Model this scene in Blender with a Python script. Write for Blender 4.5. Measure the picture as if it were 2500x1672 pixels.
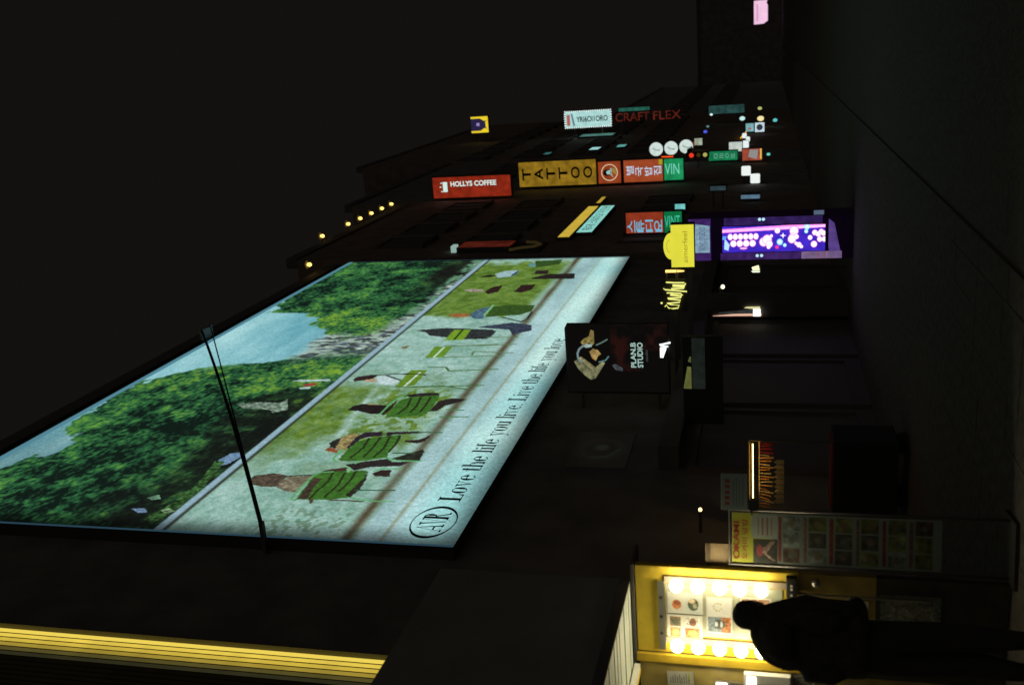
import bpy, bmesh, math, random
import numpy as np
from mathutils import Matrix, Vector

scene = bpy.context.scene
for o in list(bpy.data.objects):
    bpy.data.objects.remove(o)
COL = scene.collection
random.seed(7)

# ------------------------------------------------------------------ camera
# a 35 mm lens on a film camera held upright (portrait): the frame lies on its side,
# so the world's up points to the left of the picture. The street runs along +Y.
YAW, PITCH = math.radians(16.9), math.radians(14.38)
right = Vector((math.cos(YAW), math.sin(YAW), 0))
ahead = Vector((-math.sin(YAW), math.cos(YAW), 0))
look = ahead * math.cos(PITCH) + Vector((0, 0, 1)) * math.sin(PITCH)
upv = -ahead * math.sin(PITCH) + Vector((0, 0, 1)) * math.cos(PITCH)
cam_data = bpy.data.cameras.new('camera')
cam = bpy.data.objects.new('camera', cam_data)
COL.objects.link(cam)
m = Matrix((-upv, right, -look)).transposed().to_4x4()
m.translation = Vector((0, 0, 1.55))
cam.matrix_world = m
cam_data.sensor_fit = 'HORIZONTAL'
cam_data.sensor_width = 36.0
cam_data.lens = 35.0
cam_data.clip_start, cam_data.clip_end = 0.1, 2000
cam_data.dof.use_dof = True
cam_data.dof.focus_distance = 12.5
cam_data.dof.aperture_fstop = 1.8
scene.camera = cam

# ------------------------------------------------------------------ night sky, exposure
world = bpy.data.worlds.new('World')
scene.world = world
world.use_nodes = True
nt = world.node_tree
bg = nt.nodes['Background']
bg.inputs['Color'].default_value = (1.0, 0.84, 0.72, 1)      # city glow on a clouded night sky
bg.inputs['Strength'].default_value = 0.0067
sun_data = bpy.data.lights.new('night_fill', 'SUN')           # added soft fill from behind the camera, lifts walls and ground
sun_data.energy = 0.056
sun_data.angle = math.radians(70)
sun_data.color = (1.0, 0.86, 0.74)
sun = bpy.data.objects.new('night_fill', sun_data)
sun.rotation_euler = Vector((-0.62, 0.62, -0.48)).to_track_quat('-Z', 'Y').to_euler()
COL.objects.link(sun)
vs = scene.view_settings
vs.view_transform = 'Standard'
vs.look = 'None'
vs.exposure = 0.0
vs.gamma = 1.0
vs.use_curve_mapping = False
scene.render.resolution_x, scene.render.resolution_y = 1024, 684

# ------------------------------------------------------------------ helpers
def lin(c):
    c = c / 255.0
    return c / 12.92 if c <= 0.04045 else ((c + 0.055) / 1.055) ** 2.4

def L3(rgb):
    return tuple(lin(v) for v in rgb)

MATS = {}
def mat(name, color, rough=0.7, metal=0.0, noise=0.0, nscale=6.0, spec=0.35):
    if name in MATS:
        return MATS[name]
    mt = bpy.data.materials.new(name)
    mt.use_nodes = True
    t = mt.node_tree
    b = t.nodes['Principled BSDF']
    b.inputs['Base Color'].default_value = (*color, 1)
    b.inputs['Roughness'].default_value = rough
    b.inputs['Metallic'].default_value = metal
    b.inputs['Specular IOR Level'].default_value = spec
    if noise > 0:
        n = t.nodes.new('ShaderNodeTexNoise')
        n.inputs['Scale'].default_value = nscale
        n.inputs['Detail'].default_value = 6
        tc = t.nodes.new('ShaderNodeTexCoord')
        t.links.new(tc.outputs['Object'], n.inputs['Vector'])
        r = t.nodes.new('ShaderNodeValToRGB')
        r.color_ramp.elements[0].position = 0.3
        r.color_ramp.elements[1].position = 0.75
        r.color_ramp.elements[0].color = (*[c * (1 - noise) for c in color], 1)
        r.color_ramp.elements[1].color = (*[min(1, c * (1 + noise)) for c in color], 1)
        t.links.new(n.outputs['Fac'], r.inputs['Fac'])
        t.links.new(r.outputs['Color'], b.inputs['Base Color'])
        bp = t.nodes.new('ShaderNodeBump')
        bp.inputs['Strength'].default_value = 0.25
        bp.inputs['Distance'].default_value = 0.02
        t.links.new(n.outputs['Fac'], bp.inputs['Height'])
        t.links.new(bp.outputs['Normal'], b.inputs['Normal'])
    MATS[name] = mt
    return mt

def glow(rgb, strength=1.0, lamp=False, mottle=0.0, ms=3.0):
    """a surface that gives off light: lightbox face, neon, lamp. rgb as seen (0-255)."""
    key = 'glow_%d_%d_%d_%.2f_%d_%.2f_%.1f' % (*rgb, strength, lamp, mottle, ms)
    if key in MATS:
        return MATS[key]
    mt = bpy.data.materials.new(key)
    mt.use_nodes = True
    t = mt.node_tree
    t.nodes.remove(t.nodes['Principled BSDF'])
    e = t.nodes.new('ShaderNodeEmission')
    e.inputs['Color'].default_value = (*L3(rgb), 1)
    e.inputs['Strength'].default_value = strength
    if mottle > 0:                                   # uneven tubes behind the acrylic
        n = t.nodes.new('ShaderNodeTexNoise')
        n.inputs['Scale'].default_value = ms
        tc = t.nodes.new('ShaderNodeTexCoord')
        t.links.new(tc.outputs['Object'], n.inputs['Vector'])
        mr = t.nodes.new('ShaderNodeMapRange')
        mr.inputs['From Min'].default_value = 0.3
        mr.inputs['From Max'].default_value = 0.7
        mr.inputs['To Min'].default_value = strength * (1 - mottle)
        mr.inputs['To Max'].default_value = strength * (1 + mottle)
        t.links.new(n.outputs['Fac'], mr.inputs['Value'])
        t.links.new(mr.outputs['Result'], e.inputs['Strength'])
    t.links.new(e.outputs['Emission'], t.nodes['Material Output'].inputs['Surface'])
    mt.cycles.emission_sampling = 'AUTO' if lamp else 'NONE'
    MATS[key] = mt
    return mt

def print_mat(name, emit, strength=1.0):
    """flat print whose colours are stored on the mesh; emit=True for backlit film and screens"""
    mt = bpy.data.materials.new(name)
    mt.use_nodes = True
    t = mt.node_tree
    a = t.nodes.new('ShaderNodeAttribute')
    a.attribute_name = 'print'
    b = t.nodes['Principled BSDF']
    if emit:
        t.nodes.remove(b)
        e = t.nodes.new('ShaderNodeEmission')
        e.inputs['Strength'].default_value = strength
        t.links.new(a.outputs['Color'], e.inputs['Color'])
        t.links.new(e.outputs['Emission'], t.nodes['Material Output'].inputs['Surface'])
        mt.cycles.emission_sampling = 'NONE'
    else:
        b.inputs['Roughness'].default_value = 0.5
        t.links.new(a.outputs['Color'], b.inputs['Base Color'])
    return mt

class MB:
    def __init__(s):
        s.v, s.f = [], []
    def box(s, x0, x1, y0, y1, z0, z1):
        n = len(s.v)
        s.v += [(x0, y0, z0), (x1, y0, z0), (x1, y1, z0), (x0, y1, z0), (x0, y0, z1), (x1, y0, z1), (x1, y1, z1), (x0, y1, z1)]
        s.f += [tuple(n + i for i in q) for q in ((0, 3, 2, 1), (4, 5, 6, 7), (0, 1, 5, 4), (1, 2, 6, 5), (2, 3, 7, 6), (3, 0, 4, 7))]
        return s
    def tube(s, pts, r, n=8, cap=True):
        pts = [Vector(p) for p in pts]
        rr = r if isinstance(r, (list, tuple)) else [r] * len(pts)
        base = len(s.v)
        for i, p in enumerate(pts):
            d = (pts[min(i + 1, len(pts) - 1)] - pts[max(i - 1, 0)]).normalized()
            a = Vector((0, 0, 1)) if abs(d.z) < 0.9 else Vector((1, 0, 0))
            e1 = d.cross(a).normalized(); e2 = d.cross(e1)
            for k in range(n):
                t = 2 * math.pi * k / n
                s.v.append(tuple(p + (e1 * math.cos(t) + e2 * math.sin(t)) * rr[i]))
        for i in range(len(pts) - 1):
            for k in range(n):
                a, b = base + i * n + k, base + i * n + (k + 1) % n
                s.f.append((a, b, b + n, a + n))
        if cap:
            s.f.append(tuple(base + k for k in range(n - 1, -1, -1)))
            s.f.append(tuple(base + (len(pts) - 1) * n + k for k in range(n)))
        return s
    def ball(s, c, r, n=16, m=10, sz=1.0):
        base = len(s.v)
        for i in range(1, m):
            t = math.pi * i / m
            for k in range(n):
                q = 2 * math.pi * k / n
                s.v.append((c[0] + r * math.sin(t) * math.cos(q), c[1] + r * math.sin(t) * math.sin(q), c[2] + r * sz * math.cos(t)))
        top = len(s.v); s.v.append((c[0], c[1], c[2] + r * sz)); s.v.append((c[0], c[1], c[2] - r * sz))
        for i in range(m - 2):
            for k in range(n):
                a, b = base + i * n + k, base + i * n + (k + 1) % n
                s.f.append((a, a + n, b + n, b))
        for k in range(n):
            s.f.append((top, base + k, base + (k + 1) % n))
            l = base + (m - 2) * n
            s.f.append((top + 1, l + (k + 1) % n, l + k))
        return s
    def plate(s, pts, y0, y1):
        """a flat outline in the XZ plane (given anticlockwise as seen from -Y), y0 = front"""
        n = len(pts); b = len(s.v)
        s.v += [(x, y0, z) for x, z in pts] + [(x, y1, z) for x, z in pts]
        s.f.append(tuple(b + i for i in range(n)))
        s.f.append(tuple(b + n + i for i in range(n - 1, -1, -1)))
        for i in range(n):
            j = (i + 1) % n
            s.f.append((b + i, b + n + i, b + n + j, b + j))
        return s
    def loft(s, rings, n=20, cap=True):
        """rings: (cx, cy, z, rx, ry)"""
        b = len(s.v)
        for cx, cy, z, rx, ry in rings:
            for k in range(n):
                t = 2 * math.pi * k / n
                s.v.append((cx + rx * math.cos(t), cy + ry * math.sin(t), z))
        for i in range(len(rings) - 1):
            for k in range(n):
                a, c = b + i * n + k, b + i * n + (k + 1) % n
                s.f.append((a, c, c + n, a + n))
        if cap:
            s.f.append(tuple(b + k for k in range(n - 1, -1, -1)))
            s.f.append(tuple(b + (len(rings) - 1) * n + k for k in range(n)))
        return s
    def mesh(s, name):
        me = bpy.data.meshes.new(name)
        me.from_pydata(s.v, [], s.f)
        me.update()
        return me
    def build(s, name, material, parent=None, loc=(0, 0, 0), rot=(0, 0, 0), smooth=False, bevel=0.0):
        me = s.mesh(name)
        if smooth:
            me.shade_smooth()
        me.materials.append(material)
        o = bpy.data.objects.new(name, me)
        COL.objects.link(o)
        o.location = loc; o.rotation_euler = rot
        if parent is not None:
            o.parent = parent
        if bevel > 0:
            bv = o.modifiers.new('bevel', 'BEVEL'); bv.width = bevel; bv.segments = 2; bv.limit_method = 'ANGLE'
        return o

def linked(name, me, parent=None, loc=(0, 0, 0), rot=(0, 0, 0)):
    o = bpy.data.objects.new(name, me)
    COL.objects.link(o)
    o.location = loc; o.rotation_euler = rot
    if parent is not None:
        o.parent = parent
    return o

def tag(o, label=None, cat=None, group=None, kind=None):
    if label: o['label'] = label
    if cat: o['category'] = cat
    if group: o['group'] = group
    if kind: o['kind'] = kind
    return o

def thing(name, label, cat, loc=(0, 0, 0), rz=0.0, group=None):
    o = bpy.data.objects.new(name, None)
    o.empty_display_size = 0.2
    COL.objects.link(o)
    o.location = loc; o.rotation_euler = (0, 0, rz)
    return tag(o, label, cat, group)

def text_mesh(s, thick=0.004, bold=0.0, stack=False, space=1.0):
    """mesh of a word standing in the XZ plane facing -Y, scaled to a box of 1 x 1 centred on 0"""
    parts = list(s) if stack else [s]
    V, Fc = [], []
    for i, w in enumerate(parts):
        if w == ' ':
            continue
        cu = bpy.data.curves.new('word', 'FONT')
        cu.body = w
        cu.fill_mode = 'FRONT'
        cu.offset = bold
        cu.space_character = space
        cu.align_x = 'CENTER' if stack else 'LEFT'
        ob = bpy.data.objects.new('word', cu)
        COL.objects.link(ob)
        bpy.context.view_layer.update()
        dg = bpy.context.evaluated_depsgraph_get()
        me = bpy.data.meshes.new_from_object(ob.evaluated_get(dg))
        b = len(V)
        V += [(v.co.x, v.co.y - i * 0.86) for v in me.vertices]
        Fc += [tuple(b + k for k in p.vertices) for p in me.polygons]
        bpy.data.objects.remove(ob); bpy.data.curves.remove(cu); bpy.data.meshes.remove(me)
    if not V:
        return MB()
    xs = [p[0] for p in V]; zs = [p[1] for p in V]
    cx, cz = (min(xs) + max(xs)) / 2, (min(zs) + max(zs)) / 2
    w, h = max(max(xs) - min(xs), 1e-3), max(max(zs) - min(zs), 1e-3)
    o = MB(); o.v = [((x - cx) / w, 0.0, (z - cz) / h) for x, z in V]; o.f = Fc
    return o

def letters(s, cx, cz, w, h, y, material, parent, turn=0, stack=False, bold=0.0, name='lettering', loc_y=True):
    """w,h: size along the reading direction / across it. turn=-90: reads downwards, tops to the right"""
    a = math.radians(turn); c, sn = math.cos(a), math.sin(a)
    words = s.split(' ')
    n_ = [len(q_) + (0.6 if any(ord(k_) > 0x1100 for k_ in q_) else 0) for q_ in words]
    unit = w / (sum(n_) + 0.55 * (len(words) - 1))
    pos = -w / 2
    for q_, k_ in zip(words, n_):                       # each word is a part of its own
        ww = k_ * unit
        m_ = text_mesh(q_, bold=bold, stack=stack)
        m_.v = [(cx + (pos + ww / 2 + x * ww) * c - (z * h) * sn, y, cz + (pos + ww / 2 + x * ww) * sn + (z * h) * c) for x, _, z in m_.v]
        o = m_.build(name, material, parent)
        pos += ww + 0.55 * unit
    return o

# ---- numpy painter for flat prints -------------------------------------------------
def _hash(i, j, seed):
    n = (i * 374761393 + j * 668265263 + seed * 1442695041) & 0xFFFFFFFF
    n = ((n ^ (n >> 13)) * 1274126177) & 0xFFFFFFFF
    return ((n ^ (n >> 16)) & 0xFFFF) / 65535.0

def vnoise(x, y, seed=0):
    xi, yi = np.floor(x).astype(np.int64), np.floor(y).astype(np.int64)
    fx, fy = x - xi, y - yi
    fx = fx * fx * (3 - 2 * fx); fy = fy * fy * (3 - 2 * fy)
    a, b = _hash(xi, yi, seed), _hash(xi + 1, yi, seed)
    c, d = _hash(xi, yi + 1, seed), _hash(xi + 1, yi + 1, seed)
    return (a * (1 - fx) + b * fx) * (1 - fy) + (c * (1 - fx) + d * fx) * fy

def fbm(x, y, seed=0, oct=4):
    s, amp, tot = 0, 1.0, 0
    for k in range(oct):
        s = s + amp * vnoise(x * 2 ** k, y * 2 ** k, seed + 17 * k); tot += amp; amp *= 0.55
    return s / tot

def sstep(e0, e1, x):
    t = np.clip((x - e0) / (e1 - e0), 0, 1)
    return t * t * (3 - 2 * t)

class Canvas:
    """colours (0-255, as seen) sampled on a grid of points A (along) and B (up), in metres"""
    def __init__(s, A, B, base):
        s.a, s.b = A, B
        s.A, s.B = np.meshgrid(A, B)
        s.c = np.empty(s.A.shape + (3,)); s.c[:] = base
    def over(s, mask, col):
        mk = mask[..., None]
        s.c = s.c * (1 - mk) + np.asarray(col, float) * mk
    def _win(s, x0, x1, y0, y1):
        i0, i1 = np.searchsorted(s.a, x0), np.searchsorted(s.a, x1)
        j0, j1 = np.searchsorted(s.b, y0), np.searchsorted(s.b, y1)
        return slice(max(j0 - 1, 0), j1 + 1), slice(max(i0 - 1, 0), i1 + 1)
    def poly(s, pts, col, rough=0.0, seed=3, ns=0.05, alpha=1.0, warp=0.0):
        P = np.asarray(pts, float)
        w = s._win(P[:, 0].min(), P[:, 0].max(), P[:, 1].min(), P[:, 1].max())
        X, Y = s.A[w], s.B[w]
        if X.size == 0: return
        col = np.asarray(col, float)
        f = np.ones(X.shape)
        if rough > 0:
            f = 1 + rough * (fbm(X / ns, Y / ns, seed) - 0.5) * 1.6
            if warp > 0:
                X, Y = X + warp * (fbm(X / (warp * 3), Y / (warp * 3), seed + 5, 3) - .5) * 2, Y + warp * (fbm(X / (warp * 3), Y / (warp * 3), seed + 9, 3) - .5) * 2
        ins = np.zeros(X.shape, bool)
        for k in range(len(P)):
            (x0, y0), (x1, y1) = P[k], P[(k + 1) % len(P)]
            cond = (y0 > Y) != (y1 > Y)
            ins ^= cond & (X < (x1 - x0) * (Y - y0) / (y1 - y0 + 1e-12) + x0)
        s.c[w] = np.where(ins[..., None], s.c[w] * (1 - alpha) + alpha * np.clip(col * f[..., None], 0, 255), s.c[w])
    def line(s, pts, col, width):
        P = np.asarray(pts, float)
        w = s._win(P[:, 0].min() - width, P[:, 0].max() + width, P[:, 1].min() - width, P[:, 1].max() + width)
        X, Y = s.A[w], s.B[w]
        if X.size == 0: return
        d = np.full(X.shape, 1e9)
        for (x0, y0), (x1, y1) in zip(P[:-1], P[1:]):
            dx, dy = x1 - x0, y1 - y0
            t = np.clip(((X - x0) * dx + (Y - y0) * dy) / (dx * dx + dy * dy + 1e-12), 0, 1)
            d = np.minimum(d, np.hypot(X - x0 - t * dx, Y - y0 - t * dy))
        mk = (1 - sstep(width * 0.35, width * 0.65, d))[..., None]
        s.c[w] = s.c[w] * (1 - mk) + np.asarray(col, float) * mk
    def disc(s, cx, cy, rx, ry, col, soft=0.1):
        w = s._win(cx - rx * 1.2, cx + rx * 1.2, cy - ry * 1.2, cy + ry * 1.2)
        X, Y = s.A[w], s.B[w]
        if X.size == 0: return
        d = np.hypot((X - cx) / rx, (Y - cy) / ry)
        mk = (1 - sstep(1 - soft, 1 + soft, d))[..., None]
        s.c[w] = s.c[w] * (1 - mk) + np.asarray(col, float) * mk
    def rect(s, x0, x1, y0, y1, col, rough=0.0, ns=0.05):
        s.poly([(x0, y0), (x1, y0), (x1, y1), (x0, y1)], col, rough, ns=ns)
    def build(s, name, material, parent, frame):
        """frame(a, b) -> arrays x, y, z"""
        nb, na = s.A.shape
        x, y, z = frame(s.A.ravel(), s.B.ravel())
        co = np.stack([np.broadcast_to(x, s.A.size), np.broadcast_to(y, s.A.size), np.broadcast_to(z, s.A.size)], 1).astype(np.float32)
        idx = np.arange(nb * na).reshape(nb, na)
        q = np.stack([idx[:-1, :-1], idx[:-1, 1:], idx[1:, 1:], idx[1:, :-1]], -1).reshape(-1, 4)
        me = bpy.data.meshes.new(name)
        me.vertices.add(nb * na); me.vertices.foreach_set('co', co.ravel())
        me.loops.add(q.size); me.loops.foreach_set('vertex_index', q.ravel().astype(np.int32))
        me.polygons.add(len(q)); me.polygons.foreach_set('loop_start', np.arange(0, q.size, 4, dtype=np.int32))
        me.update(calc_edges=True)
        at = me.color_attributes.new('print', 'FLOAT_COLOR', 'POINT')
        c = np.clip(s.c, 0, 255) / 255.0
        c = np.where(c <= 0.04045, c / 12.92, ((c + 0.055) / 1.055) ** 2.4)
        rgba = np.ones((nb * na, 4), np.float32); rgba[:, :3] = c.reshape(-1, 3)
        at.data.foreach_set('color', rgba.ravel())
        me.materials.append(material)
        o = bpy.data.objects.new(name, me)
        COL.objects.link(o)
        if parent is not None:
            o.parent = parent
        return o

def panel(name, w, h, n, fn, material, parent, cx=0.0, cz=0.0, y=0.0, base=(0, 0, 0)):
    """a painted sheet w x h facing -Y with its centre at cx, cz; fn paints in metres from the lower left"""
    nx = max(int(n * w / max(w, h)), 8); nz = max(int(n * h / max(w, h)), 8)
    cv = Canvas(np.linspace(0, w, nx), np.linspace(0, h, nz), base)
    fn(cv)
    return cv.build(name, material, parent, lambda a, b: (a - w / 2 + cx, np.full_like(a, y), b - h / 2 + cz))

# ------------------------------------------------------------------ materials
M_asphalt = mat('asphalt', (0.13, 0.12, 0.11), 0.95, noise=0.4, nscale=30)
M_paving = mat('paving', (0.13, 0.12, 0.11), 0.95, noise=0.35, nscale=12)
M_stone = mat('kerb_stone', (0.16, 0.155, 0.15), 0.8, noise=0.2, nscale=8)
M_render = mat('dark_render', (0.24, 0.225, 0.21), 0.9, noise=0.25, nscale=1.5)
M_render2 = mat('brown_brick_render', (0.25, 0.2, 0.17), 0.9, noise=0.3, nscale=2.0)
M_render3 = mat('grey_render', (0.25, 0.25, 0.24), 0.9, noise=0.2, nscale=1.2)
M_glass = mat('dark_glass', (0.17, 0.165, 0.155), 0.7, spec=0.04)
M_alu = mat('dark_frame', (0.15, 0.145, 0.14), 0.7, spec=0.1)
M_case = mat('sign_case', (0.08, 0.076, 0.072), 0.8, spec=0.15)
M_steel = mat('steel', (0.5, 0.5, 0.48), 0.3, metal=0.9)
M_white = mat('white_paint', (0.75, 0.76, 0.72), 0.6)
M_dullsteel = mat('dull_steel', (0.22, 0.22, 0.21), 0.4, metal=0.8)
M_cable = mat('cable_rubber', (0.012, 0.012, 0.012), 0.7)
M_yellow = mat('yellow_paint', (0.68, 0.50, 0.045), 0.6, noise=0.14, nscale=9)
M_yellow2 = mat('ochre_paint', (0.58, 0.40, 0.03), 0.6, noise=0.15, nscale=9)
M_black = mat('black_plastic', (0.05, 0.048, 0.046), 0.6, spec=0.2)
M_gold = mat('gold_slat', (0.75, 0.58, 0.18), 0.55, noise=0.15, nscale=3)
# ------------------------------------------------------------------ the setting
def struct(name, mb, material):
    return tag(mb.build(name, material), kind='structure')

struct('ground', MB().box(-300, 300, -120, 500, -0.5, -0.13), M_asphalt)
struct('road', MB().box(-1.604, 9.0, -40, 119, -0.129, -0.02), M_asphalt)
pv = struct('pavement', MB().box(-6.4, -1.85, -40, 119, -0.125, 0.0), M_paving)
kme = MB().box(0, 0.24, 0, 0.985, -0.125, 0.004).mesh('kerb_stone'); kme.materials.append(M_paving)
for i in range(60):
    linked('kerb_stone', kme, pv, (-1.845, -2 + i, 0))
slab = MB().box(0, 0.295, 0, 0.295, -0.03, 0.006).mesh('paving_slab'); slab.materials.append(M_paving)
k = 0
for i in range(20):
    for j in range(12):
        linked('paving_slab', slab, pv, (-5.45 + j * 0.3, 3.2 + i * 0.3, random.uniform(-0.002, 0.002)))

# windows of the dark facades: recessed pane behind a frame, copied along each wall
def window_meshes(w, h):
    fr = MB()
    t = 0.07
    fr.box(0, 0.06, 0, t, 0, h).box(0, 0.06, w - t, w, 0, h).box(0, 0.06, t, w - t, 0, t).box(0, 0.06, t, w - t, h - t, h)
    fr.box(0.005, 0.05, w / 2 - 0.025, w / 2 + 0.025, t, h - t)
    a = fr.mesh('window'); a.materials.append(M_alu)
    b = MB().box(0.008, 0.02, t, w - t, t, h - t).mesh('pane'); b.materials.append(M_glass)
    c = MB().box(0, 0.14, -0.05, w + 0.05, -0.06, -0.001).mesh('sill'); c.materials.append(M_stone)
    return a, b, c
WIN = window_meshes(1.5, 1.5)

def building(name, label, y0, y1, h, m_, xs=-5.5, depth=8.0, rows=(), y_first=0.8, step=2.3, parapet=True):
    t = thing(name, label, 'building', (xs, y0, 0))
    MB().box(-depth, 0, 0, y1 - y0, -0.12, h).build('wall', m_, t)
    if parapet:
        MB().box(-0.25, 0.05, 0.02, y1 - y0 - 0.02, h + 0.001, h + 0.35).build('parapet', M_stone, t)
    for z in rows:
        y = y_first
        while y + 1.6 < y1 - y0:
            w = linked('window', WIN[0], t, (0.001, y, z))
            linked('pane', WIN[1], w)
            linked('sill', WIN[2], w)
            y += step
    return t

# B0: near building with the lit vertical slats, B1: the billboard building, then the row going off down the street
b0 = building('corner_building', 'dark building with yellow lit vertical slats above a projecting bay', -6, 7.62, 11.5, M_render3, rows=(), parapet=True)
b1 = building('billboard_building', 'dark flat roofed building carrying the huge lit park billboard', 7.66, 26.35, 13.6, M_render, xs=-5.675, rows=())
b2 = building('lamp_roof_building', 'dark building with a row of small yellow lamps along its roof edge', 26.4, 36.6, 15.0, M_render2, rows=(4.2, 8.9, 11.6), y_first=1.4)
b3 = building('sign_stack_building', 'dark building hung with the stack of red, ochre and green blade signs', 36.65, 50, 17.5, M_render, rows=(6.6, 9.6, 12.6), y_first=3.4)
b4 = building('far_building', 'tall dark building with the bulb framed white sign and red neon word', 50.05, 76, 22.5, M_render2, rows=(7.0, 10.0, 13.0, 16.0), y_first=1.0, step=2.6)
b5 = building('farthest_building', 'low dark building at the far end of the row of signs', 76.05, 118, 13, M_render3, rows=(4.5, 7.5), step=3.2)
be = thing('street_end_building', 'dark building closing the far end of the street behind the pink sign', 'building', (0, 121, 0))
MB().box(-14, 26, 0, 9, -0.12, 9).build('wall', M_render, be)
MB().box(-14, 26, -0.06, 0.3, 9.001, 9.35).build('parapet', M_stone, be)

# shopfront glazing of the billboard building, below the billboard
for i in range(5):
    y = 12.6 - 7.66 + i * 2.55
    g = MB().box(0.0, 0.08, 0, 0.09, 0.0, 2.6).box(0, 0.08, 2.2, 2.29, 0, 2.6).box(0, 0.08, 0.09, 2.2, 2.5, 2.6).box(0, 0.08, 0.09, 2.2, 0.0, 0.25).build('shop_window', M_alu, b1, (0.001, y, 0.002))
    MB().box(0.01, 0.03, 0.09, 2.2, 0.25, 2.5).build('pane', M_glass, g)
MB().box(0.0, 0.35, 5.0, 18.0, 2.72, 3.0).build('canopy_beam', M_alu, b1, (0.001, 0, 0))

# the bay projecting over the pavement beside the stall, with its slatted soffit
bay = thing('projecting_bay', 'dark grey boxed bay with a pale slatted soffit projecting above the stall', 'bay', (-3.68, 1.0, 2.5))
MB().box(-1.81, 0, 0, 5.3, 0.06, 1.42).build('body', mat('bay_panel', (0.30, 0.33, 0.31), 0.75, noise=0.12, nscale=2.5), bay)
MB().box(-1.81, -0.002, 5.27, 5.302, -0.012, 0.058).build('end_beam', M_black, bay)
sl = MB().box(-1.8, -0.004, 0, 0.094, 0.0, 0.035).mesh('slat'); sl.materials.append(mat('soffit_paint', (0.66, 0.74, 0.70), 0.6))
for i in range(47):
    linked('slat', sl, bay, (0, 5.165 - i * 0.112, -0.002 + random.uniform(-0.003, 0.003)))
MB().box(0.0, 0.012, 0.0, 5.27, -0.004, 0.07).build('edge_trim', M_alu, bay)

# yellow lit slats of the corner building
ls = thing('slat_cladding', 'vertical gold slats lit yellow by a light strip on the dark corner', 'cladding', (-5.5, 7.6, 4.98))
MB().box(0.002, 0.03, -2.6, 0.0, 0.0, 6.45).build('backing', mat('slat_backing', (0.03, 0.026, 0.02), 0.9), ls)
sme = MB().box(0.03, 0.045, 0, 0.046, 0.0, 6.45).mesh('slat'); sme.materials.append(mat('dark_gold_slat', (0.16, 0.13, 0.06), 0.7, noise=0.2, nscale=3))
for i in range(28):
    linked('slat', sme, ls, (0, -0.490 - i * 0.072, 0))
MB().box(0.03, 0.042, -0.050, -0.004, 0.0, 6.45).build('light_strip', glow((240, 212, 88), 1.0, lamp=True), ls)
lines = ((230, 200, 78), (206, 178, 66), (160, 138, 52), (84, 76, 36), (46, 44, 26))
for i, c in enumerate(lines):                      # gold slats, strip light painted on as glow, weaker away from the corner
    MB().box(0.03, 0.038, 0, 0.046, 0.0, 6.45).build('painted_light_slat', glow(c, 1.0, mottle=0.14, ms=2.5), ls, (0, -0.122 - i * 0.072, 0))
MB().box(0.0, 0.10, -0.002, 0.02, -0.02, 6.5).build('corner_fin', M_alu, ls)
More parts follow.
